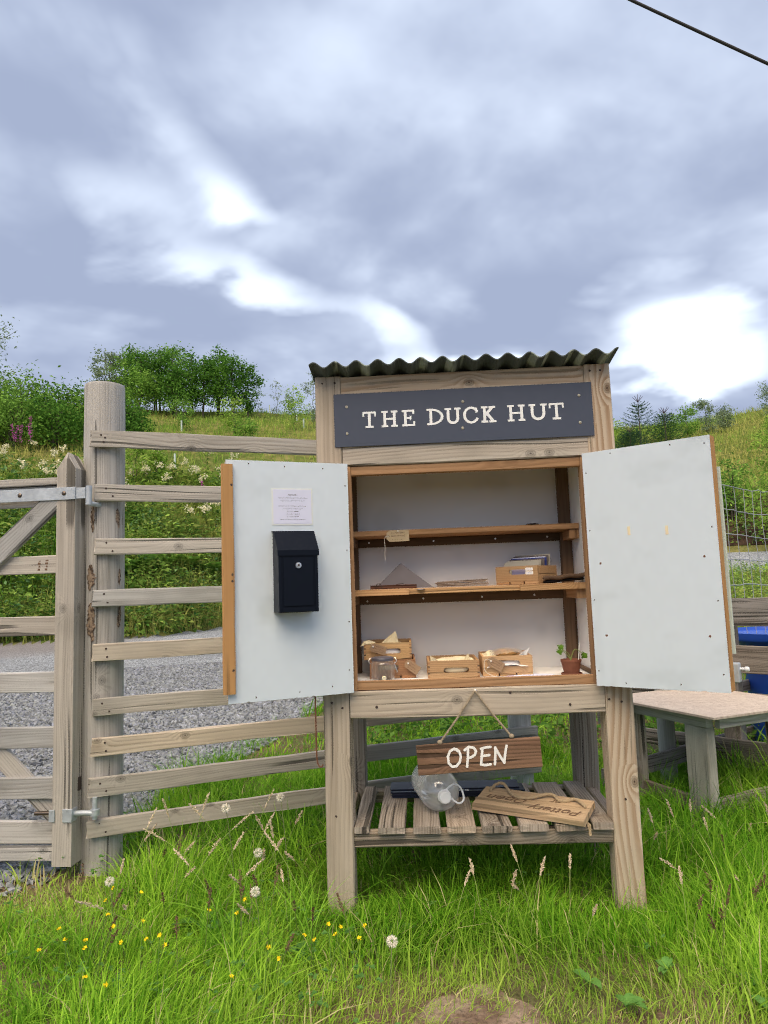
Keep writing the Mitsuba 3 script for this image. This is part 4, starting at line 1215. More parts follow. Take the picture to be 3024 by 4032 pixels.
part(fen, 'strainer_post', round_post(.052, .115, -.05, 2.175, .088, 'grey', FL, 3), 'wood', 'tall round gate post with worn brown bark marks', smooth=True)
part(fen, 'post', round_post(2.14, .085, -.05, .82, .062, 'grey', FL, 8), 'wood', smooth=True)
tops = [(1.942, 1.866, -.003, 1.86), (1.700, 1.627, .018, 2.20), (1.460, 1.391, .016, 2.20), (1.236, 1.165, .009, 2.21), (1.005, .932, .011, 2.19), (.776, .704, .015, 2.2), (.611, .539, .009, 2.21), (.449, .374, .002, 2.2), (.282, .209, -.002, 2.21)]
for i, (zt, zb, x0, x1) in enumerate(tops):
    kr = part(fen, 'rail', board((x0, .012, (zt + zb) / 2), (x1, .012, (zt + zb) / 2), zt - zb, .024, (0, 0, 1), ['tan', 'grey', 'grey', 'grey', 'tan', 'grey', 'tan', 'grey', 'tan'][i], bevel=.003, M=FL, n=14, rough=.0013, cut=(.007, .002)), 'wood')
    r = np.random.default_rng(60 + i)
    for j in range(3 if i == 0 else 2):
        part(kr, 'nail', disc_at((x0 + .045 + .022 * (j % 2) + r.uniform(-.01, .01), -.0005, zt - .020 - .017 * j * (1 if i == 0 else 2) + r.uniform(-.003, .003)), (0, -1, 0), .0045, .0012, FL, 8), 'nail')
part(fen, 'stub', board((1.06, .015, 1.60), (1.06, .015, 1.865), .05, .03, (1, 0, 0), 'slat', M=FL), 'wood')
# worn strips of bark on the strainer post: scars with a shape of their own
r = np.random.default_rng(17)
for i in range(26):
    a0, zc, L_, w_ = (-2.16 + r.normal(0, .07), r.uniform(.97, 1.55), r.uniform(.05, .13), r.uniform(.10, .19)) if i < 19 else (-.80 + r.normal(0, .05), r.uniform(1.05, 1.60), r.uniform(.04, .10), r.uniform(.07, .11))
    if any(zc - L_ * .3 < zt and zc + L_ * .3 > zb for zt, zb, _, _ in tops):
        continue
    tt, ss = np.meshgrid(np.linspace(0, 1, 30), np.linspace(-1, 1, 12), indexing='ij')
    edge = np.sin(np.pi * np.clip(tt, .02, .98)) ** .35 * (.55 + .9 * meshkit.noise(np.stack([tt * 13 + i, np.sign(ss) * 3, 0 * tt], -1), i))
    A = a0 + ss * w_ * edge
    nz = meshkit.fbm(np.stack([tt * 9 + i, ss * 2, 0 * tt + i], -1), 3, 7)
    rad_ = .0898 + .003 * nz * (1 - np.abs(ss) ** 3)
    P = np.stack([.052 + rad_ * np.cos(A), .115 + rad_ * np.sin(A), zc + (tt - .5) * L_], -1)
    m = sheet(P, FL)
    c = mixc_((.075, .052, .038), (.30, .23, .17), np.clip((nz.ravel() - .42) * 4.5, 0, 1))
    part(f'{fen}__strainer_post', 'bark_remnant', {'v': np.array(m.vertices), 'f': np.array(m.faces), 'color': c}, 'tint', smooth=True)

GD = np.array([math.cos(-.09), math.sin(-.09), 0])
GT = frame([-1.416, 3.05, 0], GD, [-GD[1], GD[0], 0])                   # x to the right, y away; the hanging stile stands at x 0 .. 0.084
gate = thing('field_gate', 'pale grey timber field gate hung on the round post by galvanised hinges', 'gate')
stile = [(-.042, -.06), (.042, -.06), (.042, .06), (-.042, .06)]
st = hull_box(0, .084, 0, .115, .112, 1.772, .003)
pk = trimesh.convex.convex_hull(np.array([(x, y, z) for x in (0, .084) for y in (0, .115) for z in (.112, 1.768)] + [(.042, .012, 1.842), (.042, .10, 1.838), (.030, .0, 1.812), (.056, 0, 1.81)]))
part(gate, 'stile', wood_mesh(move(pk, GT), 'grey', (0, 0, 1)), 'wood')
for i, (zt, zb) in enumerate([(1.735, 1.702), (1.700, 1.609), (1.394, 1.317), (1.133, 1.050), (.8965, .811), (.666, .580), (.458, .372), (.281, .191), (.183, .122)]):
    y = .03 if i != 1 else .036
    kr = part(gate, 'rail', board((-2.6, y + .012, (zt + zb) / 2), (-.001, y + .012, (zt + zb) / 2), zt - zb, .05 if i == 0 else .026, (0, 0, 1), 'grey', bevel=.003, M=GT, n=12, rough=.001), 'wood')
    if i == 2:
        for x in (-.097, -.064):
            for q in range(5):
                part(kr, 'scorch_mark', hull_box(x + .002 * math.sin(9 * q), x + .011 + .003 * math.cos(7 * q), y - .0012 - .0002 * q, y - .0004, zt - .012 - .013 * q, zt - .004 - .013 * q, .0002, GT), 'burnt')
part(gate, 'brace', board((-1.30, .014, .50), (-.006, .014, 1.64), .085, .026, (0, 0, 1), 'grey', M=GT, n=8, rough=.001), 'wood')
part(gate, 'brace', board((-.02, .057, .305), (-.85, .057, 1.12), .08, .022, (0, 0, 1), 'grey', M=GT, n=6, rough=.001), 'wood')
part(gate, 'far_stile', wood_mesh(hull_box(-2.69, -2.6, .01, .10, .15, 1.76, .004, GT), 'grey', (0, 0, 1)), 'wood')
kh = part(gate, 'strap_hinge', trimesh.util.concatenate([hull_box(-.9, .0865, -.0065, -.0005, 1.630, 1.684, .001, GT), hull_box(.086, .128, .0, .006, 1.633, 1.681, .001, GT),
          lathe([(0, 0), (.013, 0), (.013, .066), (0, .066)], GT @ frame((.139, .012, 1.622), (1, 0, 0), (0, 1, 0)), 16)]), 'galvanised', label='long galvanised strap across the top of the gate')
for x in (.036, -.165, -.4, -.62):
    part(kh, 'bolt', move(trimesh.creation.icosphere(2, .0098), GT @ frame((x, -.0075, 1.658), (1, 0, 0), (0, .5, 0), (0, 0, 1))), 'coin_dark', smooth=True)
part(gate, 'hinge_pin', trimesh.util.concatenate([tube([(.139, .012, 1.605), (.139, .012, 1.622)], .014, 14, GT), tube([(.139, .012, 1.612), (.15, .03, 1.610), (.155, .10, 1.610)], .011, 12, GT)]), 'galvanised', smooth=50)
part(gate, 'bottom_hinge', trimesh.util.concatenate([hull_box(.046, .0875, -.006, .040, .288, .340, .0015, GT), tube([(.088, .02, .316), (.128, .016, .320), (.165, .022, .318)], .0115, 10, GT),
          lathe([(.010, -.012), (.019, -.012), (.019, .012), (.010, .012)], GT @ frame((.168, .03, .318), (1, 0, 0), (0, 1, 0)), 18), tube([(.168, .03, .29), (.168, .03, .378)], .0098, 12, GT)]), 'galvanised', smooth=40, label='galvanised hook and pin at the foot of the gate')
part(gate, 'hinge_bolt', tube([(-.085, .018, .318), (.0, .014, .322)], .0085, 10, GT), 'coin_dark', smooth=50)
part(gate, 'washer_plate', hull_box(-.012, .012, -.006, -.0005, .290, .338, .001, GT), 'galvanised')
part(gate, 'hinge_peg', hull_box(.0845, .0868, .045, .070, .40, .455, .0005, GT), 'nail')

# ================================================================== RIGHT-HAND FENCE, NETTING, BARREL, TABLE
RDIR = np.array([.68, -.73, 0])
RDIR /= np.linalg.norm(RDIR)
RF = frame([2.165, 4.30, 0], RDIR, [-RDIR[1], RDIR[0], 0])             # +y is away from the camera
bf = thing('board_fence', 'dark weathered fence of broad boards behind the low table', 'fence')
for zt, zb in ((1.066, .899), (.782, .617), (.50, .345), (.222, .06)):
    part(bf, 'board', board((-.95, .014, (zt + zb) / 2), (1.1, .014, (zt + zb) / 2), zt - zb, .026, (0, 0, 1), 'dark', M=RF, n=12, rough=.0015, cut=(.004, .004)), 'wood')
for x in (-.17, .95):
    part(bf, 'post', wood_mesh(hull_box(x - .05, x + .05, .029, .12, -.1, 1.12 if x > 0 else 1.0, .004, RF), 'dark', (0, 0, 1)), 'wood')

ND = np.array([.80, .60, 0])
NF = frame([2.34, 4.80, 0], ND, [-.6, .8, 0])
nt = thing('wire_net_fence', 'tall galvanised wire stock netting beyond the board fence', 'wire fence')
rows = [1.808, 1.642, 1.475, 1.308, 1.141, .95]
r = np.random.default_rng(4)
for z in rows:
    xs = np.linspace(-.7, 2.6, 45)
    p = np.stack([xs, .006 * np.sin(xs * 31 + z * 9), z + .006 * np.sin(xs * 9 + z * 5) + .003 * r.normal(size=45) - .03 * (xs - .1)], 1)
    part(nt, 'wire', tube(p, .0030, 5, NF), 'wire', smooth=60)
for x in np.arange(-.65, 2.6, .125):
    xs = x + .010 * np.sin(np.arange(12) * 1.3 + x * 5) + np.linspace(-.015, .015, 12)
    part(nt, 'stay', tube(np.stack([xs, 0 * xs, np.linspace(1.808, .5, 12) - .03 * (x - .1)], 1), .0022, 5, NF), 'wire', smooth=60)
    for z in rows[1:5]:
        pass
part(nt, 'rail', board((-1.5, .03, .47), (2.6, .03, .47), .07, .03, (0, 0, 1), 'dark', M=NF), 'wood')
part(nt, 'rail', board((-1.5, .03, .155), (2.6, .03, .155), .09, .03, (0, 0, 1), 'dark', M=NF), 'wood')
for x in (-.78, 2.62):
    part(nt, 'post', round_post(x, .10, -.1, 1.9 if x > 0 else 1.3, .05, 'grey', NF, 14), 'wood', smooth=True)

kb = thing('blue_barrel', 'bright blue plastic barrel with a flared tray top behind the board fence', 'barrel')
BM = frame([2.70, 4.85, terrain(2.7, 4.85) - .01], [1, 0, 0], [0, 1, 0])
part(kb, 'drum', lathe([(0, 0), (.27, 0), (.285, .02), (.285, .25), (.292, .27), (.285, .29), (.285, .52), (.292, .54), (.285, .56), (.283, .75)], BM, 48), 'blue_plastic', smooth=40)
part(kb, 'tray', lathe([(.283, .70), (.30, .745), (.335, .80), (.345, .815), (.42, .818), (.425, .83), (.425, .868), (.415, .87), (.40, .85), (0, .82)], BM, 48), 'blue_plastic', smooth=30)

v1, v2 = np.array([-.385, .923, 0]), np.array([.88, .475, 0])
v1 /= np.linalg.norm(v1)
v2 = np.array([v1[1], -v1[0], 0])
TB = frame([1.540, 3.487, 0], v2, v1)                                    # x along the right edge, y along the left edge, both away from the near corner
tb = thing('low_table', 'low table with a pinkish chipboard top and stout plank legs', 'table')
part(tb, 'tabletop', move(hull_box(0, .74, 0, .80, .518, .531, .0015), TB), 'osb')
part(tb, 'apron', board((.075, .10, .488), (.075, .75, .488), .057, .045, (0, 0, 1), 'faded', M=TB, n=5, rough=.001), 'wood', 'apron with flaking pale green paint')
part(tb, 'apron', board((.10, .075, .486), (.72, .075, .486), .055, .03, (0, 0, 1), 'faded', M=TB, n=5, rough=.001), 'wood')
part(tb, 'apron', board((.10, .74, .486), (.72, .74, .486), .055, .03, (0, 0, 1), 'dark', M=TB), 'wood')
part(tb, 'leg', board((.085, .178, -.14), (.085, .178, .4575), .145, .055, (0, 1, 0), 'faded', bevel=.004, M=TB, n=6, rough=.001), 'wood', 'front leg faded to pale green at the top')
part(tb, 'leg', board((.085, .66, -.14), (.085, .66, .4575), .145, .055, (0, 1, 0), 'slat', bevel=.004, M=TB, n=6, rough=.001), 'wood')
part(tb, 'leg', board((.60, .148, -.14), (.60, .148, .4575), .10, .075, (0, 1, 0), 'slat', bevel=.004, M=TB, n=6, rough=.001), 'wood')
part(tb, 'leg', board((.60, .66, -.14), (.60, .66, .4575), .10, .075, (0, 1, 0), 'slat', bevel=.004, M=TB, n=6, rough=.001), 'wood')
part(tb, 'stretcher', board((.114, .14, .06), (.561, .14, .075), .085, .03, (0, 0, 1), 'slat', bevel=.004, M=TB, n=6, rough=.001), 'wood')
part(tb, 'stretcher', board((.085, .252, .06), (.085, .586, .06), .08, .03, (0, 0, 1), 'slat', bevel=.004, M=TB, n=6, rough=.001), 'wood')

# overhead cable
ca, cb = np.array([2.027, 5.0, 5.617]), np.array([3.029, 5.0, 5.049])
dv = cb - ca
ts = np.linspace(-9, 9, 60)
solo('overhead_cable', 'thin dark overhead cable crossing the top right corner of the sky', 'cable', tube(ca + ts[:, None] * dv + np.array([0, 0, .004])[None] * (ts[:, None] - .5) ** 2, .0115, 8), 'cable', smooth=True)

# ================================================================== VEGETATION
def leaves(P, size, col, seed, aspect=.45, upness=.5, droop=0.0, direc=None):
    """Diamond leaves, each a folded pair of triangles, pointing anywhere with a bias to lie flat."""
    r = np.random.default_rng(seed)
    n = len(P)
    d = r.normal(size=(n, 3)) if direc is None else direc + .35 * r.normal(size=(n, 3))
    d[:, 2] = d[:, 2] * (1 - upness) - droop
    d /= np.linalg.norm(d, axis=1, keepdims=True) + 1e-9
    k = r.normal(size=(n, 3)) * (1 - upness)
    k[:, 2] += upness * 1.6 + .2
    s = np.cross(d, k)
    s /= np.linalg.norm(s, axis=1, keepdims=True) + 1e-9
    nn = np.cross(s, d)
    L, W = size[:, None], size[:, None] * aspect
    v = np.stack([P, P + d * L * .5 + s * W * .5 + nn * W * .18, P + d * L - nn * L * .08, P + d * L * .5 - s * W * .5 + nn * W * .18], 1).reshape(-1, 3)
    b = np.arange(n)[:, None] * 4
    f = np.concatenate([b + [0, 1, 2], b + [0, 2, 3]])
    return v, f, np.repeat(col, 4, axis=0)


def join(parts):
    v, f, c, o = [], [], [], 0
    for a, b, d in parts:
        v.append(a)
        f.append(b + o)
        c.append(d)
        o += len(a)
    return {'v': np.vstack(v), 'f': np.vstack(f), 'color': np.vstack(c)}


def blades(P, h, w, lean, azim, col, curve=1.0, segs=3):
    """Grass blades bending over; P base points."""
    n = len(P)
    d = np.stack([np.cos(azim), np.sin(azim), 0 * azim], 1)
    fa = azim + np.pi / 2 + np.random.default_rng(n).normal(0, .7, n)
    s = np.stack([np.cos(fa), np.sin(fa), 0 * azim], 1)
    rows = []
    ts = np.linspace(0, 1, segs + 1)
    for t in ts[:-1]:
        c = P + d * (lean * h * t ** 1.8)[:, None] + np.array([0, 0, 1]) * (h * (t - .32 * curve * lean * t ** 2.4))[:, None]
        ww = w * (1 - .55 * t) * (.75 + .25 * min(1, 4 * t))
        rows += [c - s * ww[:, None] / 2, c + s * ww[:, None] / 2]
    rows.append(P + d * (lean * h)[:, None] + np.array([0, 0, 1]) * (h * (1 - .32 * curve * lean))[:, None])
    k = len(rows)
    v = np.stack(rows, 1).reshape(-1, 3)
    b = np.arange(n)[:, None] * k
    f = []
    for i in range(segs - 1):
        f += [b + [2 * i, 2 * i + 1, 2 * i + 3], b + [2 * i, 2 * i + 3, 2 * i + 2]]
    f.append(b + [k - 3, k - 2, k - 1])
    return v, np.concatenate(f), np.repeat(col, k, axis=0)


def mixc(a, b, t):
    return np.asarray(a)[None] * (1 - t[:, None]) + np.asarray(b)[None] * t[:, None]


def fb(x, y, f, seed=0, o=3):
    return meshkit.fbm(np.stack([x * f, y * f, 0 * x + seed], -1), o, seed)


G1, G2, G3 = (.10, .30, .014), (.37, .65, .06), (.56, .51, .26)
SOIL = Polygon(bp)


def lawn():
    r = np.random.default_rng(21)
    out = []
    # (distance from, to, blades, half angle, short turf?)
    for (r0, r1, n, az, short) in ((1.70, 3.3, 46000, 34, 1), (1.70, 3.2, 44000, 34, 0), (3.2, 5.2, 47000, 45, 0), (5.2, 10.5, 34000, 44, 0)):
        rr = np.sqrt(r.uniform(r0 ** 2, r1 ** 2, n))
        aa = np.radians(r.uniform(-az, az, n))
        x, y = rr * np.sin(aa), rr * np.cos(aa)
        edge = np.clip((yard_edge(x) - y) / .35, 0, 1)
        keep = (r.random(n) < edge) | ((y < yard_edge(x) + .5) & (fb(x, y, 3.0, 4) > .62) & (r.random(n) < .25))
        cl_ = fb(x, y, 14.0, 3)
        big = fb(x, y, 2.6, 41)
        worn = np.exp(-(((x - .25 + .5 * (big - .5)) / .85) ** 2 + ((y - 1.85 + .3 * (big - .5)) / .56) ** 2) ** 2.5)       # trodden turf by the bare patch
        dry = np.exp(-((x + 1.42) / .30) ** 2 - ((y - 2.95) / .30) ** 2)
        inside = np.exp(-((x - .215 + .12 * (cl_ - .5)) / .155) ** 4 - ((y - 2.05 + .3 * (cl_ - .5)) / .135) ** 4)
        keep &= r.random(n) > .985 * inside
        keep &= r.random(n) > .55 * dry
        if not short:
            keep &= r.random(n) > .97 * worn
        x, y, worn, dry, rr, big = x[keep], y[keep], worn[keep], dry[keep], rr[keep], big[keep]
        n = len(x)
        cl = fb(x, y, 2.4, 7)
        cl2 = fb(x, y, 8.0, 9)
        under = ((x > -.2) & (x < .95) & (y > 2.5)).astype(float)
        if short:
            h = r.uniform(.018, .050, n)
            w = .0016 + .0022 * r.random(n)
            lean = r.uniform(.2, 1.4, n)
        else:
            h = .05 + .16 * np.clip((cl - .32) / .4, 0, 1) + .11 * np.clip((cl2 - .4) / .3, 0, 1) * r.random(n)
            front_ = np.exp(-((x - .36) / .72) ** 6 - ((y - 2.70) / .24) ** 6)          # kept short before and below the bench
            h = h * (1 - .40 * front_)
            h = h * (1 - .6 * worn) * (1 - .5 * dry) * np.where((x < -.9) & (y < 2.9), .55, 1.0)
            h = np.where((x > .95) & (y > 2.3), h * 1.2, h) * r.uniform(.4, 1.35, n)
            w = (.0022 + .0056 * r.random(n) ** 2) * np.where(rr < 3.2, 1, np.where(rr < 5.2, 1.4, 2.3))
            lean = np.clip(r.gamma(2.2, .28, n), .05, 1.6)
        az0 = 6.28 * fb(x, y, 1.7, 13) * 2 + r.normal(0, 1.1, n)
        t = np.clip(.5 + 2.0 * (fb(x, y, 1.8, 15) - .5) + r.normal(0, .36, n), 0, 1.15)
        c = mixc(G1, G2, t)
        ye = np.clip(worn * .75 + dry * .9 + .10 * short + r.normal(-.14, .18, n) + .5 * (fb(x, y, 2.2, 17) - .5), 0, 1)
        c = c * (1 - ye[:, None]) + np.array([[.42, .56, .10]]) * ye[:, None]
        straw = r.random(n) < (.035 + .25 * dry + .07 * worn)
        c[straw] = np.array(G3) * r.uniform(.7, 1.4, (straw.sum(), 1))
        P = np.stack([x, y, terrain(x, y) - .004], 1)
        out.append(blades(P, h, w, lean, az0, c))
    g = join(out)
    put('grass', g, 'leaf')
    labels['grass'] = {'kind': 'stuff', 'label': 'long lush green grass around the hut and fence', 'category': 'grass'}


lawn()


def clover():
    """Clover and small broad leaves low in the turf."""
    r = np.random.default_rng(33)
    n = 5200
    rr = np.sqrt(r.uniform(1.75 ** 2, 6.5 ** 2, n))
    aa = np.radians(r.uniform(-33, 34, n))
    x, y = rr * np.sin(aa), rr * np.cos(aa)
    k = (y < yard_edge(x) - .1) & (fb(x, y, 2.1, 23) > .52) & ((np.abs(x - .22) > .22) | (np.abs(y - 2.05) > .15))
    x, y = x[k], y[k]
    n = len(x)
    base = np.stack([x, y, terrain(x, y) + r.uniform(.02, .11, n)], 1)
    out = []
    for q in range(3):
        a = r.uniform(0, 6.28, n) * 0 + q * 2.094 + r.uniform(0, 6.28, n)
        out.append(leaves(base, r.uniform(.010, .024, n), mixc((.09, .23, .05), (.16, .33, .08), r.random(n)), 50 + q, .85, .75, 0, np.stack([np.cos(a), np.sin(a), .2 + 0 * a], 1)))
    put('clover', join(out), 'leaf')
    labels['clover'] = {'kind': 'stuff', 'label': 'low clover leaves scattered through the turf', 'category': 'clover'}


clover()


def on_ground(x, y, dz=0.0):
    return np.array([x, y, float(terrain(np.array([x]), np.array([y]))[0]) + dz])


def one_blade_plant(base, h, n, seed, w=(.006, .010), col=(.08, .19, .03)):
    r = np.random.default_rng(seed)
    P = np.tile(base, (n, 1)) + np.c_[r.normal(0, .008, (n, 2)), np.zeros(n)]
    return blades(P, r.uniform(.6, 1, n) * h, r.uniform(*w, n), r.uniform(.15, .8, n), r.uniform(0, 6.28, n), np.tile(col, (n, 1)) * r.uniform(.8, 1.2, (n, 1)), segs=4)


def culm(base, h, lean, az, n=10):
    t = np.linspace(0, 1, n)
    d = np.array([math.cos(az), math.sin(az), 0])
    return base + d * (lean * h * t[:, None] ** 1.7) + np.array([0, 0, 1]) * (h * (t - .25 * lean * t ** 2))[:, None]


def spike(c, rad, seed, bsdf_col, n=46, sz=.010):
    """A seed head: many little glumes packed along the tip of a stalk."""
    r = np.random.default_rng(seed)
    t = r.uniform(0, 1, n)
    i = np.clip((t * (len(c) - 1)).astype(int), 0, len(c) - 2)
    fr_ = (t * (len(c) - 1) - i)[:, None]
    P = c[i] * (1 - fr_) + c[i + 1] * fr_
    axis = (c[i + 1] - c[i]) / np.linalg.norm(c[i + 1] - c[i], axis=1, keepdims=True)
    fat = np.sin(np.pi * np.clip(t, .06, .94))[:, None] * .75 + .25
    d = axis * 1.4 + r.normal(size=(n, 3)) * .75 * fat
    P = P + r.normal(size=(n, 3)) * rad * fat * .5
    return leaves(P, r.uniform(.6, 1.2, n) * sz, np.tile(bsdf_col, (n, 1)) * r.uniform(.75, 1.2, (n, 1)), seed + 1, .42, .1, 0, d * 2)


def stem_col(m, c):
    return (np.array(m.vertices), np.array(m.faces), np.tile(np.array(c, float), (len(m.vertices), 1)))


r = np.random.default_rng(71)
# pale flowering grasses: where the photograph shows them, in front of the left rails and round the bench
heads = [(-1.02, 2.78), (-.93, 2.88), (-.86, 2.70), (-.80, 2.92), (-.74, 2.66), (-.70, 2.84), (-.66, 2.75), (-.62, 2.95), (-.58, 2.62), (-.52, 2.80), (-.50, 2.70), (-.46, 2.92), (-.42, 2.84), (-.38, 2.66),
         (-.98, 2.62), (-.90, 2.56), (-.70, 2.52), (-.60, 2.72), (-.78, 2.78), (-.55, 2.87), (-.35, 2.95), (-.83, 2.98), (-.68, 3.02), (-.50, 3.05), (-1.10, 2.72), (-.44, 2.48), (-.30, 2.72), (-.72, 2.44),
         (.42, 2.48), (.50, 2.55), (.56, 2.42), (.46, 2.62), (.36, 2.45), (.62, 2.58), (.18, 2.50), (.28, 2.56), (1.20, 2.95), (1.34, 3.02), (1.28, 2.72), (1.45, 3.15), (1.40, 2.60), (1.12, 2.62), (1.52, 3.30), (1.60, 3.05), (1.25, 3.25), (.98, 2.42), (1.05, 2.95), (1.08, 3.1)]
for i, (x, y) in enumerate(heads):
    b = on_ground(x + r.normal(0, .03), y + r.normal(0, .03))
    h = r.uniform(.20, .42) * (1 if x < 0 else .85)
    c = culm(b, h, r.uniform(.15, .75), r.uniform(0, 6.28), 16)
    k = thing('grass_seed_head', 'tall straw stalk with a pale feathery seed head standing in the long grass', 'grass stalk', 'pale grass seed heads')
    put(k, join([stem_col(tube(c, .0009, 4, caps=False), (.30, .38, .12)), spike(c[-4:], .0032, 300 + i, (.72, .60, .45), 130, .0085)]), 'tint')
plant = [(-1.05, 2.45), (-.98, 2.40), (-.92, 2.33), (-.86, 2.30), (-.62, 2.38), (-.55, 2.44), (-.50, 2.33), (-.40, 2.40), (-.78, 2.62), (-.66, 2.6), (-.58, 2.58), (-.45, 2.64), (-.33, 2.55), (-.70, 2.22), (-.25, 2.30), (-.15, 2.36), (-.36, 2.2),
         (1.00, 2.28), (1.05, 2.36), (.95, 2.20), (1.12, 2.45), (1.20, 2.50), (1.08, 2.18), (1.25, 2.60), (1.15, 2.70), (1.30, 2.82), (1.02, 2.52), (.92, 2.32), (-.95, 3.0), (-.88, 2.8), (-1.08, 2.55)]
for i, (x, y) in enumerate(plant):
    b = on_ground(x + r.normal(0, .03), y + r.normal(0, .03))
    c = culm(b, r.uniform(.16, .34), r.uniform(.05, .4), r.uniform(0, 6.28), 10)
    k = thing('plantain_head', 'brown plantain seed head on a thin stalk among the grass', 'plantain', 'brown plantain heads')
    put(k, join([stem_col(tube(c, .0011, 4, caps=False), (.16, .20, .06)), spike(c[-3:], .006, 500 + i, (.19, .11, .075), 90, .008)]), 'tint')
butter = [(-1.02, 2.33), (-.99, 2.24), (-.94, 2.27), (-.90, 2.20), (-.86, 2.24), (-.82, 2.36), (-.78, 2.26), (-.73, 2.24), (-.98, 2.40), (-.88, 2.44), (-.76, 2.38), (-.95, 2.52), (-.62, 2.46), (-.70, 2.17), (-.30, 2.36), (-.26, 2.30), (-.22, 2.32),
          (-.20, 2.24), (-.05, 2.28), (-.34, 2.18), (-.12, 2.30), (-.46, 2.10), (-.38, 2.08), (-.50, 2.52), (-.55, 2.36), (-1.05, 2.58), (-.15, 2.18), (-1.01, 2.16), (-.92, 2.11), (-.84, 2.12), (1.28, 2.42)]
for i, (x, y) in enumerate(butter):
    b = on_ground(x + r.normal(0, .015), y + r.normal(0, .015))
    c = culm(b, r.uniform(.11, .22), r.uniform(.05, .35), r.uniform(0, 6.28), 8)
    k = thing('buttercup', 'small yellow buttercup flowering in the grass', 'flower', 'yellow buttercups')
    a = np.arange(5) * 1.2566 + r.uniform(0, 1)
    nn = np.array([r.normal(0, .4), -.4 + r.normal(0, .3), 1.0])
    nn /= np.linalg.norm(nn)
    ex = np.cross(nn, [0, 1, .1])
    ex /= np.linalg.norm(ex)
    ey = np.cross(nn, ex)
    d = np.cos(a)[:, None] * ex + np.sin(a)[:, None] * ey + .45 * nn
    v, f, cc = leaves(np.tile(c[-1], (5, 1)), np.full(5, .0088), np.tile((.90, .70, .015), (5, 1)), 700 + i, 1.0, 0, 0, d * 3)
    put(k, join([stem_col(tube(c, .0010, 4, caps=False), (.10, .19, .04)), (v, f, cc)]), 'tint')
for i, (x, y, h) in enumerate([(-.62, 2.86, .40), (-.42, 2.90, .40), (-1.03, 2.70, .15), (-.54, 2.76, .24), (-.46, 2.50, .20), (-.03, 2.20, .17)]):
    b = on_ground(x, y)
    c = culm(b, h, .12, r.uniform(0, 6.28), 10)
    k = thing('dandelion_clock', 'fluffy white seed ball on a bare stalk in the grass', 'dandelion', 'white dandelion clocks')
    n = 160
    d = r.normal(size=(n, 3))
    d /= np.linalg.norm(d, axis=1, keepdims=True)
    put(k, join([stem_col(tube(c, .0014, 5, caps=False), (.20, .24, .10)), leaves(np.tile(c[-1], (n, 1)) + d * .006, np.full(n, .013), np.tile((.85, .82, .72), (n, 1)), 800 + i, .22, 0, 0, d * 2.5)]), 'tint')

# broad leaves in the turf
broad = [(-.02, 2.52, .16, 'pale green'), (-.62, 2.68, .15, 'long'), (-.70, 2.66, .16, 'curved'), (.62, 2.10, .10, 'dark'), (1.02, 2.20, .11, 'light'), (1.0, 2.08, .09, 'low'), (.55, 2.22, .10, 'small'), (-.30, 2.42, .13, 'toothed'), (1.14, 2.36, .10, 'round'), (.80, 2.28, .10, 'flat')]
for i, (x, y, s, _) in enumerate(broad):
    b = on_ground(x, y, .03)
    k = thing('dock_plant', f'{_} broad-leaved weed in the lawn, {["beside the left hut leg", "in the grass left of the hut", "left of the hut below the rails", "near the front right of the lawn", "right of the right hut leg", "at the lower right of the lawn", "in front of the bench", "left of the left hut leg", "beyond the right hut leg", "in front of the right hut leg"][i]}', 'weed')
    n = 5
    rr_ = np.random.default_rng(900 + i)
    parts_ = []
    for j in range(n):
        a = rr_.uniform(0, 6.28)
        t = np.linspace(0, 1, 7)
        d = np.array([math.cos(a), math.sin(a), 0])
        L_ = s * rr_.uniform(.32, .6)
        mid = b + d * (L_ * t[:, None]) + np.array([0, 0, 1]) * (L_ * (.9 * t - .75 * t ** 2))[:, None]
        sd = np.array([-d[1], d[0], 0])
        ww = L_ * .27 * np.sin(np.pi * np.clip(t, .04, .98)) ** .7 * (1 + .10 * np.sin(13 * t + i))
        G = np.stack([mid - sd * ww[:, None] + [0, 0, .006], mid, mid + sd * ww[:, None] + [0, 0, .006]], 1)
        m = sheet(G)
        parts_.append((np.array(m.vertices), np.array(m.faces), np.tile(np.array((.16, .35, .08)) * rr_.uniform(.8, 1.25), (len(m.vertices), 1))))
    put(k, join(parts_), 'leaf', smooth=False)


# ------------------------------------------------------------------ tall plants behind the hut
def tall_weeds():
    r = np.random.default_rng(41)
    n = 900
    x = r.uniform(-.2, 3.4, n)
    y = r.uniform(4.6, 11, n)
    k = (y < yard_edge(x) - .2) & (np.abs(x / y) < .62)
    x, y = x[k], y[k]
    out = []
    for i in range(len(x)):
        b = on_ground(x[i], y[i])
        h = r.uniform(.18, .42)
        m = 16
        t = r.uniform(.1, 1, m)
        P = b + np.c_[r.normal(0, .05, (m, 2)), h * t]
        out.append(leaves(P, r.uniform(.035, .075, m), mixc((.09, .22, .04), (.20, .37, .07), np.clip(r.normal(.5, .3, m), 0, 1)), 1200 + i, .55, .55))
    put('undergrowth', join(out), 'leaf')
    labels['undergrowth'] = {'kind': 'stuff', 'label': 'leafy weeds growing thick behind the hut', 'category': 'undergrowth'}


tall_weeds()


# ------------------------------------------------------------------ the bank beyond the yard and the hillside
def polar(r_, n, a0, a1, r0, r1):
    rr = np.sqrt(r_.uniform(r0 ** 2, r1 ** 2, n))
    aa = np.radians(r_.uniform(a0, a1, n))
    return rr * np.sin(aa), rr * np.cos(aa)


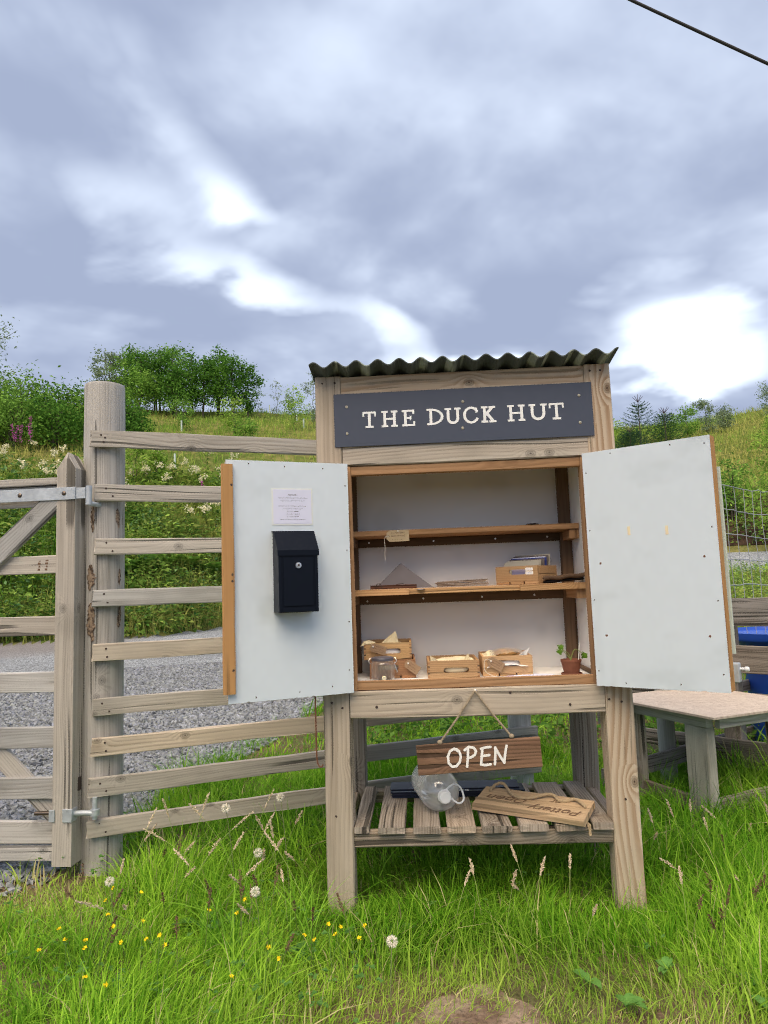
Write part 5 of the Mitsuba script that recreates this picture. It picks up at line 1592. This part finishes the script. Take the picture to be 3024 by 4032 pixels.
def bank():
    r = np.random.default_rng(51)
    out = []
    GA, GB = np.array((.08, .19, .035)), np.array((.37, .53, .11))
    # leafy plants: left bank
    for (a0, a1, r0, r1, n, hh, sz) in ((-44, 0, 22.6, 31, 2400, (.5, 1.3), (.10, .20)), (-44, 0, 30, 39, 980, (.4, 1.0), (.10, .20)), (-44, 0, 22.8, 38, 680, (.6, 1.2), (.20, .36)), (20, 34, 24.5, 30, 170, (.3, .8), (.08, .15)), (18, 34, 9, 20, 420, (.2, .5), (.06, .10))):
        x, y = polar(r, n, a0, a1, r0, r1)
        z = terrain(x, y)
        k = (zone(x, y) == 2) | (np.hypot(x, y) < 20)
        x, y, z = x[k], y[k], z[k]
        tone = np.clip(fb(x, y, .45, 61) * 2.2 - .6 + r.normal(0, .22, len(x)), 0, 1)
        for i in range(len(x)):
            h = r.uniform(*hh)
            m = 26
            d = r.normal(size=(m, 3))
            d /= np.linalg.norm(d, axis=1, keepdims=True)
            rad = np.array([.55, .55, .5]) * h * r.uniform(.7, 1.2)
            P = np.array([x[i], y[i], z[i] + h * .5]) + d * rad * r.uniform(.55, 1, (m, 1)) ** .5
            c = (GA * (1 - tone[i]) + GB * tone[i])[None] * r.uniform(.7, 1.35, (m, 1))
            if r.random() < .22:
                c = c * .55 + np.array((.40, .38, .12)) * .45
            elif r.random() < .15:
                c = c * np.array((.75, .85, 1.6))
            out.append(leaves(P, r.uniform(*sz, m), c, 2000 + i, .6, .6, .1, d))
    g = join(out)
    put('bank_undergrowth', g, 'leaf')
    labels['bank_undergrowth'] = {'kind': 'stuff', 'label': 'dense leafy undergrowth on the bank beyond the gravel', 'category': 'undergrowth'}
    # rough grass over the slope
    out = []
    for (a0, a1, r0, r1, n, h0, w0) in ((-46, 14, 30, 70, 30000, .55, .05), (14, 48, 27, 70, 26000, .55, .05), (-46, 2, 22.4, 37, 22000, .95, .03), (12, 48, 7.5, 21, 12000, .38, .012)):
        x, y = polar(r, n, a0, a1, r0, r1)
        k = (zone(x, y) == 2) | (np.hypot(x, y) < 20.5)
        x, y = x[k], y[k]
        n = len(x)
        z = terrain(x, y)
        t = np.clip(fb(x, y, .16, 71) * 1.9 - .45 + r.normal(0, .2, n), 0, 1)
        c = mixc((.20, .42, .05), (.50, .50, .15), t)
        P = np.stack([x, y, z - .02], 1)
        out.append(blades(P, h0 * r.uniform(.4, 1.4, n), w0 * r.uniform(.6, 1.5, n), r.uniform(.1, .8, n), r.uniform(0, 6.28, n), c, segs=2))
    put('rough_grass', join(out), 'leaf')
    labels['rough_grass'] = {'kind': 'stuff', 'label': 'rough yellow-green grass covering the hillside', 'category': 'grass'}


bank()


def fern(x, y, s, seed, col, label):
    r = np.random.default_rng(seed)
    b = on_ground(x, y)
    out = []
    for j in range(13):
        a = j * 2.4 + r.uniform(-.3, .3)
        d = np.array([math.cos(a), math.sin(a), 0])
        L_ = s * r.uniform(.75, 1.1)
        t = np.linspace(.12, 1, 16)
        mid = b + d * (L_ * .8 * t[:, None] ** 1.2) + np.array([0, 0, 1]) * (L_ * (1.25 * t - .85 * t ** 2.2))[:, None]
        sd = np.array([-d[1], d[0], 0])
        for q in (-1, 1):
            out.append(leaves(mid, L_ * .26 * np.sin(np.pi * (.15 + .83 * t)), np.tile(np.array(col) * r.uniform(.8, 1.2), (16, 1)), seed * 31 + j * 2 + q, .32, .85, .15, np.tile(sd * q + .35 * d, (16, 1)) * 3))
    solo('fern', label, 'fern', join(out), 'leaf', 'ferns at the foot of the bank')


FERNS = [(-13.6, 23.2, 1.5), (-12.6, 23.0, 1.3), (-9.4, 24.2, 1.3), (-8.7, 25.0, 1.4), (-8.1, 25.8, 1.2), (-7.0, 27.8, 1.3), (-6.2, 28.6, 1.2), (-10.2, 23.3, 1.1), (-7.6, 27.0, 1.3)]
for i, (x, y, s) in enumerate(FERNS):
    fern(x, y, s, 90 + i, (.15, .31, .05) if i % 2 else (.2, .37, .06), 'arching green fern at the foot of the bank beyond the yard')


def plume(x, y, h, seed, col, n=60, cat='flower', nm='meadowsweet', label='creamy white meadowsweet plume flowering on the bank', group='meadowsweet on the bank', spike_=False):
    r = np.random.default_rng(seed)
    b = on_ground(x, y)
    c = culm(b, h, .12, r.uniform(0, 6.28), 8)
    if spike_:
        t = r.uniform(.55, 1, n)
        P = np.stack([np.interp(t, np.linspace(0, 1, 8), c[:, i]) for i in range(3)], 1) + r.normal(0, .035, (n, 3)) * (1.25 - t)[:, None] * 2
        sz = r.uniform(.04, .075, n)
    else:
        lobes = r.normal(0, .09, (6, 3)) * [1, 1, .8] + c[-1]
        P = lobes[r.integers(0, 6, n)] + r.normal(0, .045, (n, 3))
        sz = r.uniform(.06, .11, n)
    m = 12
    t = r.uniform(.2, .85, m)
    Q = np.stack([np.interp(t, np.linspace(0, 1, 8), c[:, i]) for i in range(3)], 1)
    solo(nm, label, cat, join([stem_col(tube(c, .008, 4, caps=False), (.10, .13, .04)), leaves(P, sz, np.tile(col, (n, 1)) * r.uniform(.85, 1.1, (n, 1)), seed + 1, .8, .3), leaves(Q, r.uniform(.14, .24, m), np.tile((.07, .15, .03), (m, 1)), seed + 2, .5, .6)]), 'leaf', group)


r = np.random.default_rng(81)
n = 0
while n < 80:
    x, y = (float(v[0]) for v in polar(r, 1, -31, -5, 25, 40))
    R_0 = math.hypot(x, y)
    if zone(np.array([x]), np.array([y]))[0] != 2:
        continue
    # thickest along the brow of the bank, thin lower down
    pr_ = math.exp(-((R_0 - (35 if x < -12 else 34)) / 3.2) ** 2) + .10
    if r.random() > pr_:
        continue
    plume(x, y, r.uniform(1.1, 1.7), 3000 + 7 * n, (.95, .90, .66), 60)
    n += 1
for i, (x, y) in enumerate([(-18.6, 35.2), (-18.2, 35.0), (-17.8, 35.6), (-18.9, 36.0), (-18.4, 36.6), (-8.2, 32.6)]):
    plume(x, y, r.uniform(1.6, 2.3), 5000 + 7 * i, (.72, .16, .58), 90, nm='willowherb', label='magenta pink willowherb spike flowering on the bank', group='willowherb on the bank', spike_=True)


def tree(nm, label, cat, x, y, h, wr, seed, cols, n=2600, size=(.14, .26), base=.25, group=None, trunk=.06, airy=.0, sub=46, stems=1, sink=.1):
    """Tapered trunk and limbs; a crown of leaf clumps at the limb ends with gaps between."""
    r = np.random.default_rng(seed)
    b = on_ground(x, y, -sink)
    k = thing(nm, label, cat, group)
    ends, segs = [], []
    for s in range(stems):
        a0 = r.uniform(0, 6.28)
        tp = b + np.array([.22 * wr * math.cos(a0) * (stems > 1), .22 * wr * math.sin(a0) * (stems > 1), h * .92])
        st = np.linspace(0, 1, 9)[:, None]
        c = (b + (stems > 1) * np.array([.1 * math.cos(a0), .1 * math.sin(a0), 0])) * (1 - st) + tp * st + np.c_[r.normal(0, .02 * h, (9, 2)) * st * (1 - st) * 4, np.zeros(9)]
        segs.append(tube(c, np.linspace(trunk, trunk * .25, 9), 7))
        for q in range(9 if stems == 1 else 5):
            t = r.uniform(base, .95)
            p = np.array([np.interp(t, st[:, 0], c[:, i]) for i in range(3)])
            a = r.uniform(0, 6.28)
            L_ = wr * r.uniform(.5, 1.0) * math.sin(math.pi * (.15 + .72 * (t - base) / (1 - base) * .9 + .05)) ** .7
            e = p + np.array([math.cos(a) * L_, math.sin(a) * L_, L_ * r.uniform(.2, .8)])
            mid = (p + e) / 2 + r.normal(0, .06 * L_, 3)
            segs.append(tube(np.array([p, mid, e]), np.array([trunk * .4, trunk * .25, trunk * .1]), 5))
            ends += [mid, e]
    part(k, 'trunk', colored(trimesh.util.concatenate(segs), (.10, .085, .07)), 'tint', smooth=True)
    ends = np.array(ends)
    # clump centres: limb ends plus a shell of the crown's outline
    cc = b + np.array([0, 0, h * (base + 1) / 2])
    d = r.normal(size=(sub, 3))
    d /= np.linalg.norm(d, axis=1, keepdims=True)
    shell = cc + d * np.array([wr, wr, h * (1 - base) / 2]) * (r.uniform(.35, 1.0, (sub, 1)) ** .6)
    C = np.vstack([ends[r.integers(0, len(ends), sub // 2)] + r.normal(0, .15, (sub // 2, 3)), shell])
    tone = np.clip(r.normal(.5, .3, len(C)), 0, 1)
    spread = wr * (.26 if not airy else .20)
    i = r.integers(0, len(C), n)
    P = C[i] + r.normal(0, 1, (n, 3)) * spread * np.array([1, 1, .75]) * r.uniform(.4, 1.1, (n, 1))
    P = P[P[:, 2] > b[2] + h * base * .45]
    i = i[:len(P)]
    m = len(P)
    c = mixc(cols[0], cols[1], np.clip(tone[i] + r.normal(0, .15, m), 0, 1)) * r.uniform(.75, 1.3, (m, 1))
    part(k, 'crown', join([leaves(P, r.uniform(*size, m), c, seed + 5, .55, .35, .1)]), 'leaf')
    return k


DK = ((0.061, 0.166, 0.031), (0.176, 0.369, 0.061))
MD = ((0.142, 0.282, 0.056), (0.32, 0.546, 0.104))
YL = ((0.218, 0.374, 0.062), (0.437, 0.624, 0.125))
GY = ((0.195, 0.268, 0.163), (0.374, 0.471, 0.293))
# the clump on the skyline: columns of the photograph turned into places on the ridge
CL = [(-20.4, 59, 5.6, 1.6, DK, 'dark'), (-19.0, 60, 5.9, 1.7, DK, 'dark'), (-17.6, 59, 6.1, 1.6, DK, 'dark'), (-16.3, 60, 6.2, 1.6, DK, 'dark'), (-15.0, 59, 5.6, 1.5, DK, 'dark'), (-13.8, 60, 5.9, 1.5, DK, 'dark'),
      (-12.6, 59.5, 5.7, 1.4, DK, 'dark'), (-11.5, 60, 5.0, 1.3, DK, 'dark'), (-21.6, 60, 5.2, 1.6, MD, 'mid'), (-18.3, 61.5, 6.4, 1.5, MD, 'mid'), (-14.4, 61.5, 6.2, 1.4, DK, 'dark'), (-16.9, 57.5, 4.4, 1.5, DK, 'dark'), (-19.9, 57.5, 4.2, 1.6, MD, 'mid')]
ORD = 'first second third fourth fifth sixth seventh eighth ninth tenth eleventh twelfth thirteenth'.split()
CL.sort(key=lambda q: q[0] / q[1])
for i, (x, y, h, w, c, kd) in enumerate(CL):
    tree('hilltop_tree', ORD[i] + {'dark': ' tree from the left in the hilltop clump, dark green', 'mid': ' tree from the left in the hilltop clump, lighter green'}[kd], 'tree', x, y, h, w, 4000 + i, c, 1900, (.16, .30), .20, 'trees in the hilltop clump', .09, sink=.2, sub=40)
for i, (x, y, h, w) in enumerate([(-24.0, 61, 5.6, 1.5), (-22.6, 62, 5.6, 1.5), (-20.4, 63, 6.6, 1.7)]):
    tree('willow', 'pale silvery willow rising behind the dark hilltop trees', 'tree', x, y, h, w, 4100 + i, GY, 1700, (.16, .28), .15, 'silvery trees behind the clump', .06, airy=1, stems=4)
for i, (x, y, h, w) in enumerate([(-10.6, 60, 2.9, .7), (-9.3, 62, 3.6, .55), (-8.3, 63, 2.4, .5)]):
    tree('thin_sapling', 'thin see-through sapling standing on the skyline right of the clump', 'sapling', x, y, h, w, 4150 + i, GY, 260, (.10, .18), .12, 'thin saplings on the skyline', .02, airy=1, sub=20)
# the big bushes at the left
BU = [(-23.6, 41, 3.6, 2.1, MD), (-21.6, 42, 3.7, 2.2, MD), (-19.6, 43, 3.3, 2.0, DK), (-17.9, 43, 3.2, 1.7, MD), (-16.6, 43.5, 3.0, 1.5, DK), (-20.6, 39, 2.8, 2.0, MD), (-18.4, 39.5, 2.6, 1.8, DK), (-22.8, 38, 2.9, 2.0, MD), (-15.6, 42.5, 2.5, 1.4, DK), (-24.4, 44, 3.6, 2.0, MD)]
BU.sort(key=lambda q: q[0] / q[1])
for i, (x, y, h, w, c) in enumerate(BU):
    tree('bush', ORD[i] + ' rounded bush from the left in the thicket on the left slope', 'bush', x, y, h, w, 4200 + i, c, 2200, (.14, .28), .05, 'bushes of the left thicket', .07, sub=60, stems=3)
tree('bare_topped_tree', 'tall thin-leaved grey green tree at the left edge above the thicket', 'tree', -23.2, 40, 7.4, 2.1, 4290, GY, 1500, (.11, .2), .35, None, .07, airy=1, stems=5)
# young trees on the slope, some in pale tubes
SP = [(-11.75, 33.5, 3.0, .75, YL, 'bright leafy young tree beside the round gate post'), (-10.9, 34, 2.6, .45, YL, 'slim bright sapling right of the leafy young tree'), (-14.2, 50, 2.6, .8, MD, 'young tree below the hilltop clump with a pale tube at its foot'),
      (-9.9, 47, 3.2, 1.0, YL, 'light yellow-green young tree right of centre on the left slope'), (-6.2, 50, 3.4, .9, YL, 'light young tree nearest the left post of the hut'), (-8.6, 44, 1.9, .7, MD, 'small green bush on the slope left of the hut'),
      (-5.0, 52, 4.4, .8, GY, 'thin tall sapling beside the left post of the hut')]
for i, (x, y, h, w, c, lab) in enumerate(SP):
    tree('young_tree', lab, 'young tree', x, y, h, w, 4300 + i, c, 900, (.10, .2), .15, None, .03, sub=30)
for i, (x, y) in enumerate([(-14.2, 49.6), (-13.0, 62), (-11.9, 61.5), (-10.2, 64), (-7.3, 66), (-6.6, 66), (-11.4, 38.5), (-5.6, 50.5), (-7.0, 58)]):
    b = on_ground(x, y, -.05)
    solo('tree_tube', 'pale plastic tree tube standing in the slope grass', 'tree guard', lathe([(.055, 0), (.055, .80), (.06, .82), (.05, .82), (.05, 0)], frame(b, [1, 0, 0], [0, 1, 0]), 12), 'tube_white', 'tree tubes on the slope', smooth=40)


def spruce(x, y, h, wr, seed, label, group=None):
    r = np.random.default_rng(seed)
    b = on_ground(x, y, -.1)
    k = thing('young_spruce', label, 'spruce', group)
    part(k, 'trunk', colored(tube(np.array([b, b + [0, 0, h * .8], b + [0, 0, h]]), np.array([.05, .02, .008]), 6), (.16, .12, .12)), 'tint')
    out = []
    for lv in np.linspace(.05, .78, 14):
        m = 9
        L_ = wr * (1 - lv) ** .8 + .08
        for q in range(m):
            a = q * 6.283 / m + lv * 30 + r.uniform(-.25, .25)
            d = np.array([math.cos(a), math.sin(a), 0])
            L2 = L_ * r.uniform(.75, 1.1)
            t = r.uniform(.1, 1, 34)
            P = b + np.array([0, 0, lv * h]) + d * (L2 * t[:, None]) + np.array([0, 0, 1]) * (L2 * (.55 * t ** 1.6 - .12 * t))[:, None] + r.normal(0, .02, (34, 3))
            sgn = r.choice([-1, 1], 34)[:, None]
            dd = d[None] * .9 + sgn * np.array([[-d[1], d[0], 0]]) * .7 + np.array([[0, 0, .35]])
            out.append(leaves(P, r.uniform(.07, .14, 34), np.tile((.06, .13, .065), (34, 1)) * r.uniform(.7, 1.4, (34, 1)), seed * 13 + q + int(lv * 100), .28, .2, 0, dd * 2))
    for q in range(5):
        a = q * 1.256
        p0 = b + [0, 0, h * .86]
        e = p0 + np.array([math.cos(a) * .32, math.sin(a) * .32, .36])
        out.append(stem_col(tube(np.array([p0, e]), np.array([.022, .014]), 5), (.14, .105, .13)))
    out.append(stem_col(tube(np.array([b + [0, 0, h * .85], b + [0, 0, h]]), np.array([.025, .014]), 5), (.14, .105, .13)))
    part(k, 'crown', join(out), 'leaf')


spruce(16.3, 44, 3.7, 1.7, 61, 'young spruce with a tall bare leader on the right skyline')
spruce(17.9, 44, 2.6, 1.6, 62, 'young spruce with a star of bare shoots on top, right of the taller one')
spruce(15.3, 43, 1.7, 1.3, 63, 'low spruce tucked beside the right post of the hut')
for i, (x, y, h, w, c, lab) in enumerate([(19.7, 45, 2.5, .8, MD, 'dark green sapling between the spruces and the open door'), (21.9, 47, 2.8, .55, GY, 'thin pale sapling above the top corner of the right door'), (23.6, 48, 1.9, .6, GY, 'small pale sapling right of the open door on the skyline'),
                                          (18.6, 46, 1.7, .8, YL, 'yellow green bush beside the spruces'), (15.8, 46, 1.9, 1.0, YL, 'yellow green bush behind the spruces'), (28.6, 51, 2.8, .8, GY, 'pale sapling at the right edge of the skyline'),
                                          (12.55, 22.6, 2.6, 1.0, YL, 'bright young broadleaf tree behind the wire netting'), (14.4, 25.5, 3.0, .9, YL, 'second bright young tree behind the netting at the right edge'), (12.3, 25, 2.2, .8, MD, 'dark leafy shrub close behind the edge of the open door'),
                                          (21.5, 38, 1.9, .8, YL, 'bright green bush high on the right slope'), (21.6, 36.5, 1.4, .9, GY, 'blue green low shrub on the right slope')]):
    tree('sapling', lab, 'sapling', x, y, h, w, 4400 + i, c, 1300, (.09, .17), .12, None, .03, sub=34, stems=2 if i > 5 else 1)
# dark earth scar above the track at the right
a, b = np.meshgrid(np.linspace(24.6, 34, 40), np.linspace(26.3, 29.8, 12), indexing='ij')
X, Y = b * np.sin(np.radians(a)), b * np.cos(np.radians(a))
Zz = terrain(X, Y) + .05 + .25 * (meshkit.fbm(np.stack([X * 1.2, Y * 1.2, 0 * X], -1), 4, 3) - .35) * np.sin(np.pi * (b - 26.3) / 3.5)
structure('earth_scar', sheet(np.stack([X, Y, Zz], -1)), 'dark_earth', smooth=True)


# coarse tufts of longer, broader blades standing out of the turf
def tufts():
    r = np.random.default_rng(91)
    out = []
    n = 420
    rr = np.sqrt(r.uniform(2.0 ** 2, 4.6 ** 2, n))
    aa = np.radians(r.uniform(-34, 36, n))
    for x, y in zip(rr * np.sin(aa), rr * np.cos(aa)):
        if y > yard_edge(x) - .05 or (abs(x - .36) < .68 and 2.42 < y < 2.95) or (abs(x - .25) < .75 and y < 2.34) or (x < -1.1 and y > 2.6):
            continue
        m = int(r.integers(10, 26))
        h0 = r.uniform(.14, .32) * (1.0 if y > 2.35 else .6)
        b = np.tile(on_ground(x, y, -.005), (m, 1)) + np.c_[r.normal(0, .018, (m, 2)), np.zeros(m)]
        c = mixc(G1, (.33, .60, .07), np.clip(r.normal(.55, .3, m), 0, 1))
        out.append(blades(b, h0 * r.uniform(.5, 1.15, m), r.uniform(.003, .0065, m), r.uniform(.2, 1.3, m), r.uniform(0, 6.28) + r.normal(0, 1.2, m), c, segs=5))
    feet = [(-.32, 2.72), (-.26, 2.70), (-.20, 2.70), (-.14, 2.69), (.78, 2.67), (.84, 2.65), (.90, 2.64), (.96, 2.66), (.99, 2.72), (-.34, 2.80), (.72, 2.72), (-.10, 2.74)]
    ex = r.uniform(-1.5, -.3, 70)
    edge = np.stack([ex, yard_edge(ex) + r.uniform(-.2, .9, 70) ** 2], 1)
    for i, (x, y) in enumerate(feet + [tuple(q) for q in edge]):
        m = int(r.integers(12, 24)) if i < len(feet) else int(r.integers(6, 14))
        b = np.tile(on_ground(x, y, -.005), (m, 1)) + np.c_[r.normal(0, .022, (m, 2)), np.zeros(m)]
        h0 = r.uniform(.09, .20) if i < len(feet) else r.uniform(.06, .16)
        out.append(blades(b, h0 * r.uniform(.5, 1.15, m), r.uniform(.003, .006, m), r.uniform(.2, 1.2, m), r.uniform(0, 6.28, m), mixc(G1, (.33, .60, .07), np.clip(r.normal(.5, .3, m), 0, 1)), segs=4))
    put('long_grass', join(out), 'leaf')
    labels['long_grass'] = {'kind': 'stuff', 'label': 'coarser tufts of long arching grass blades', 'category': 'grass'}


tufts()
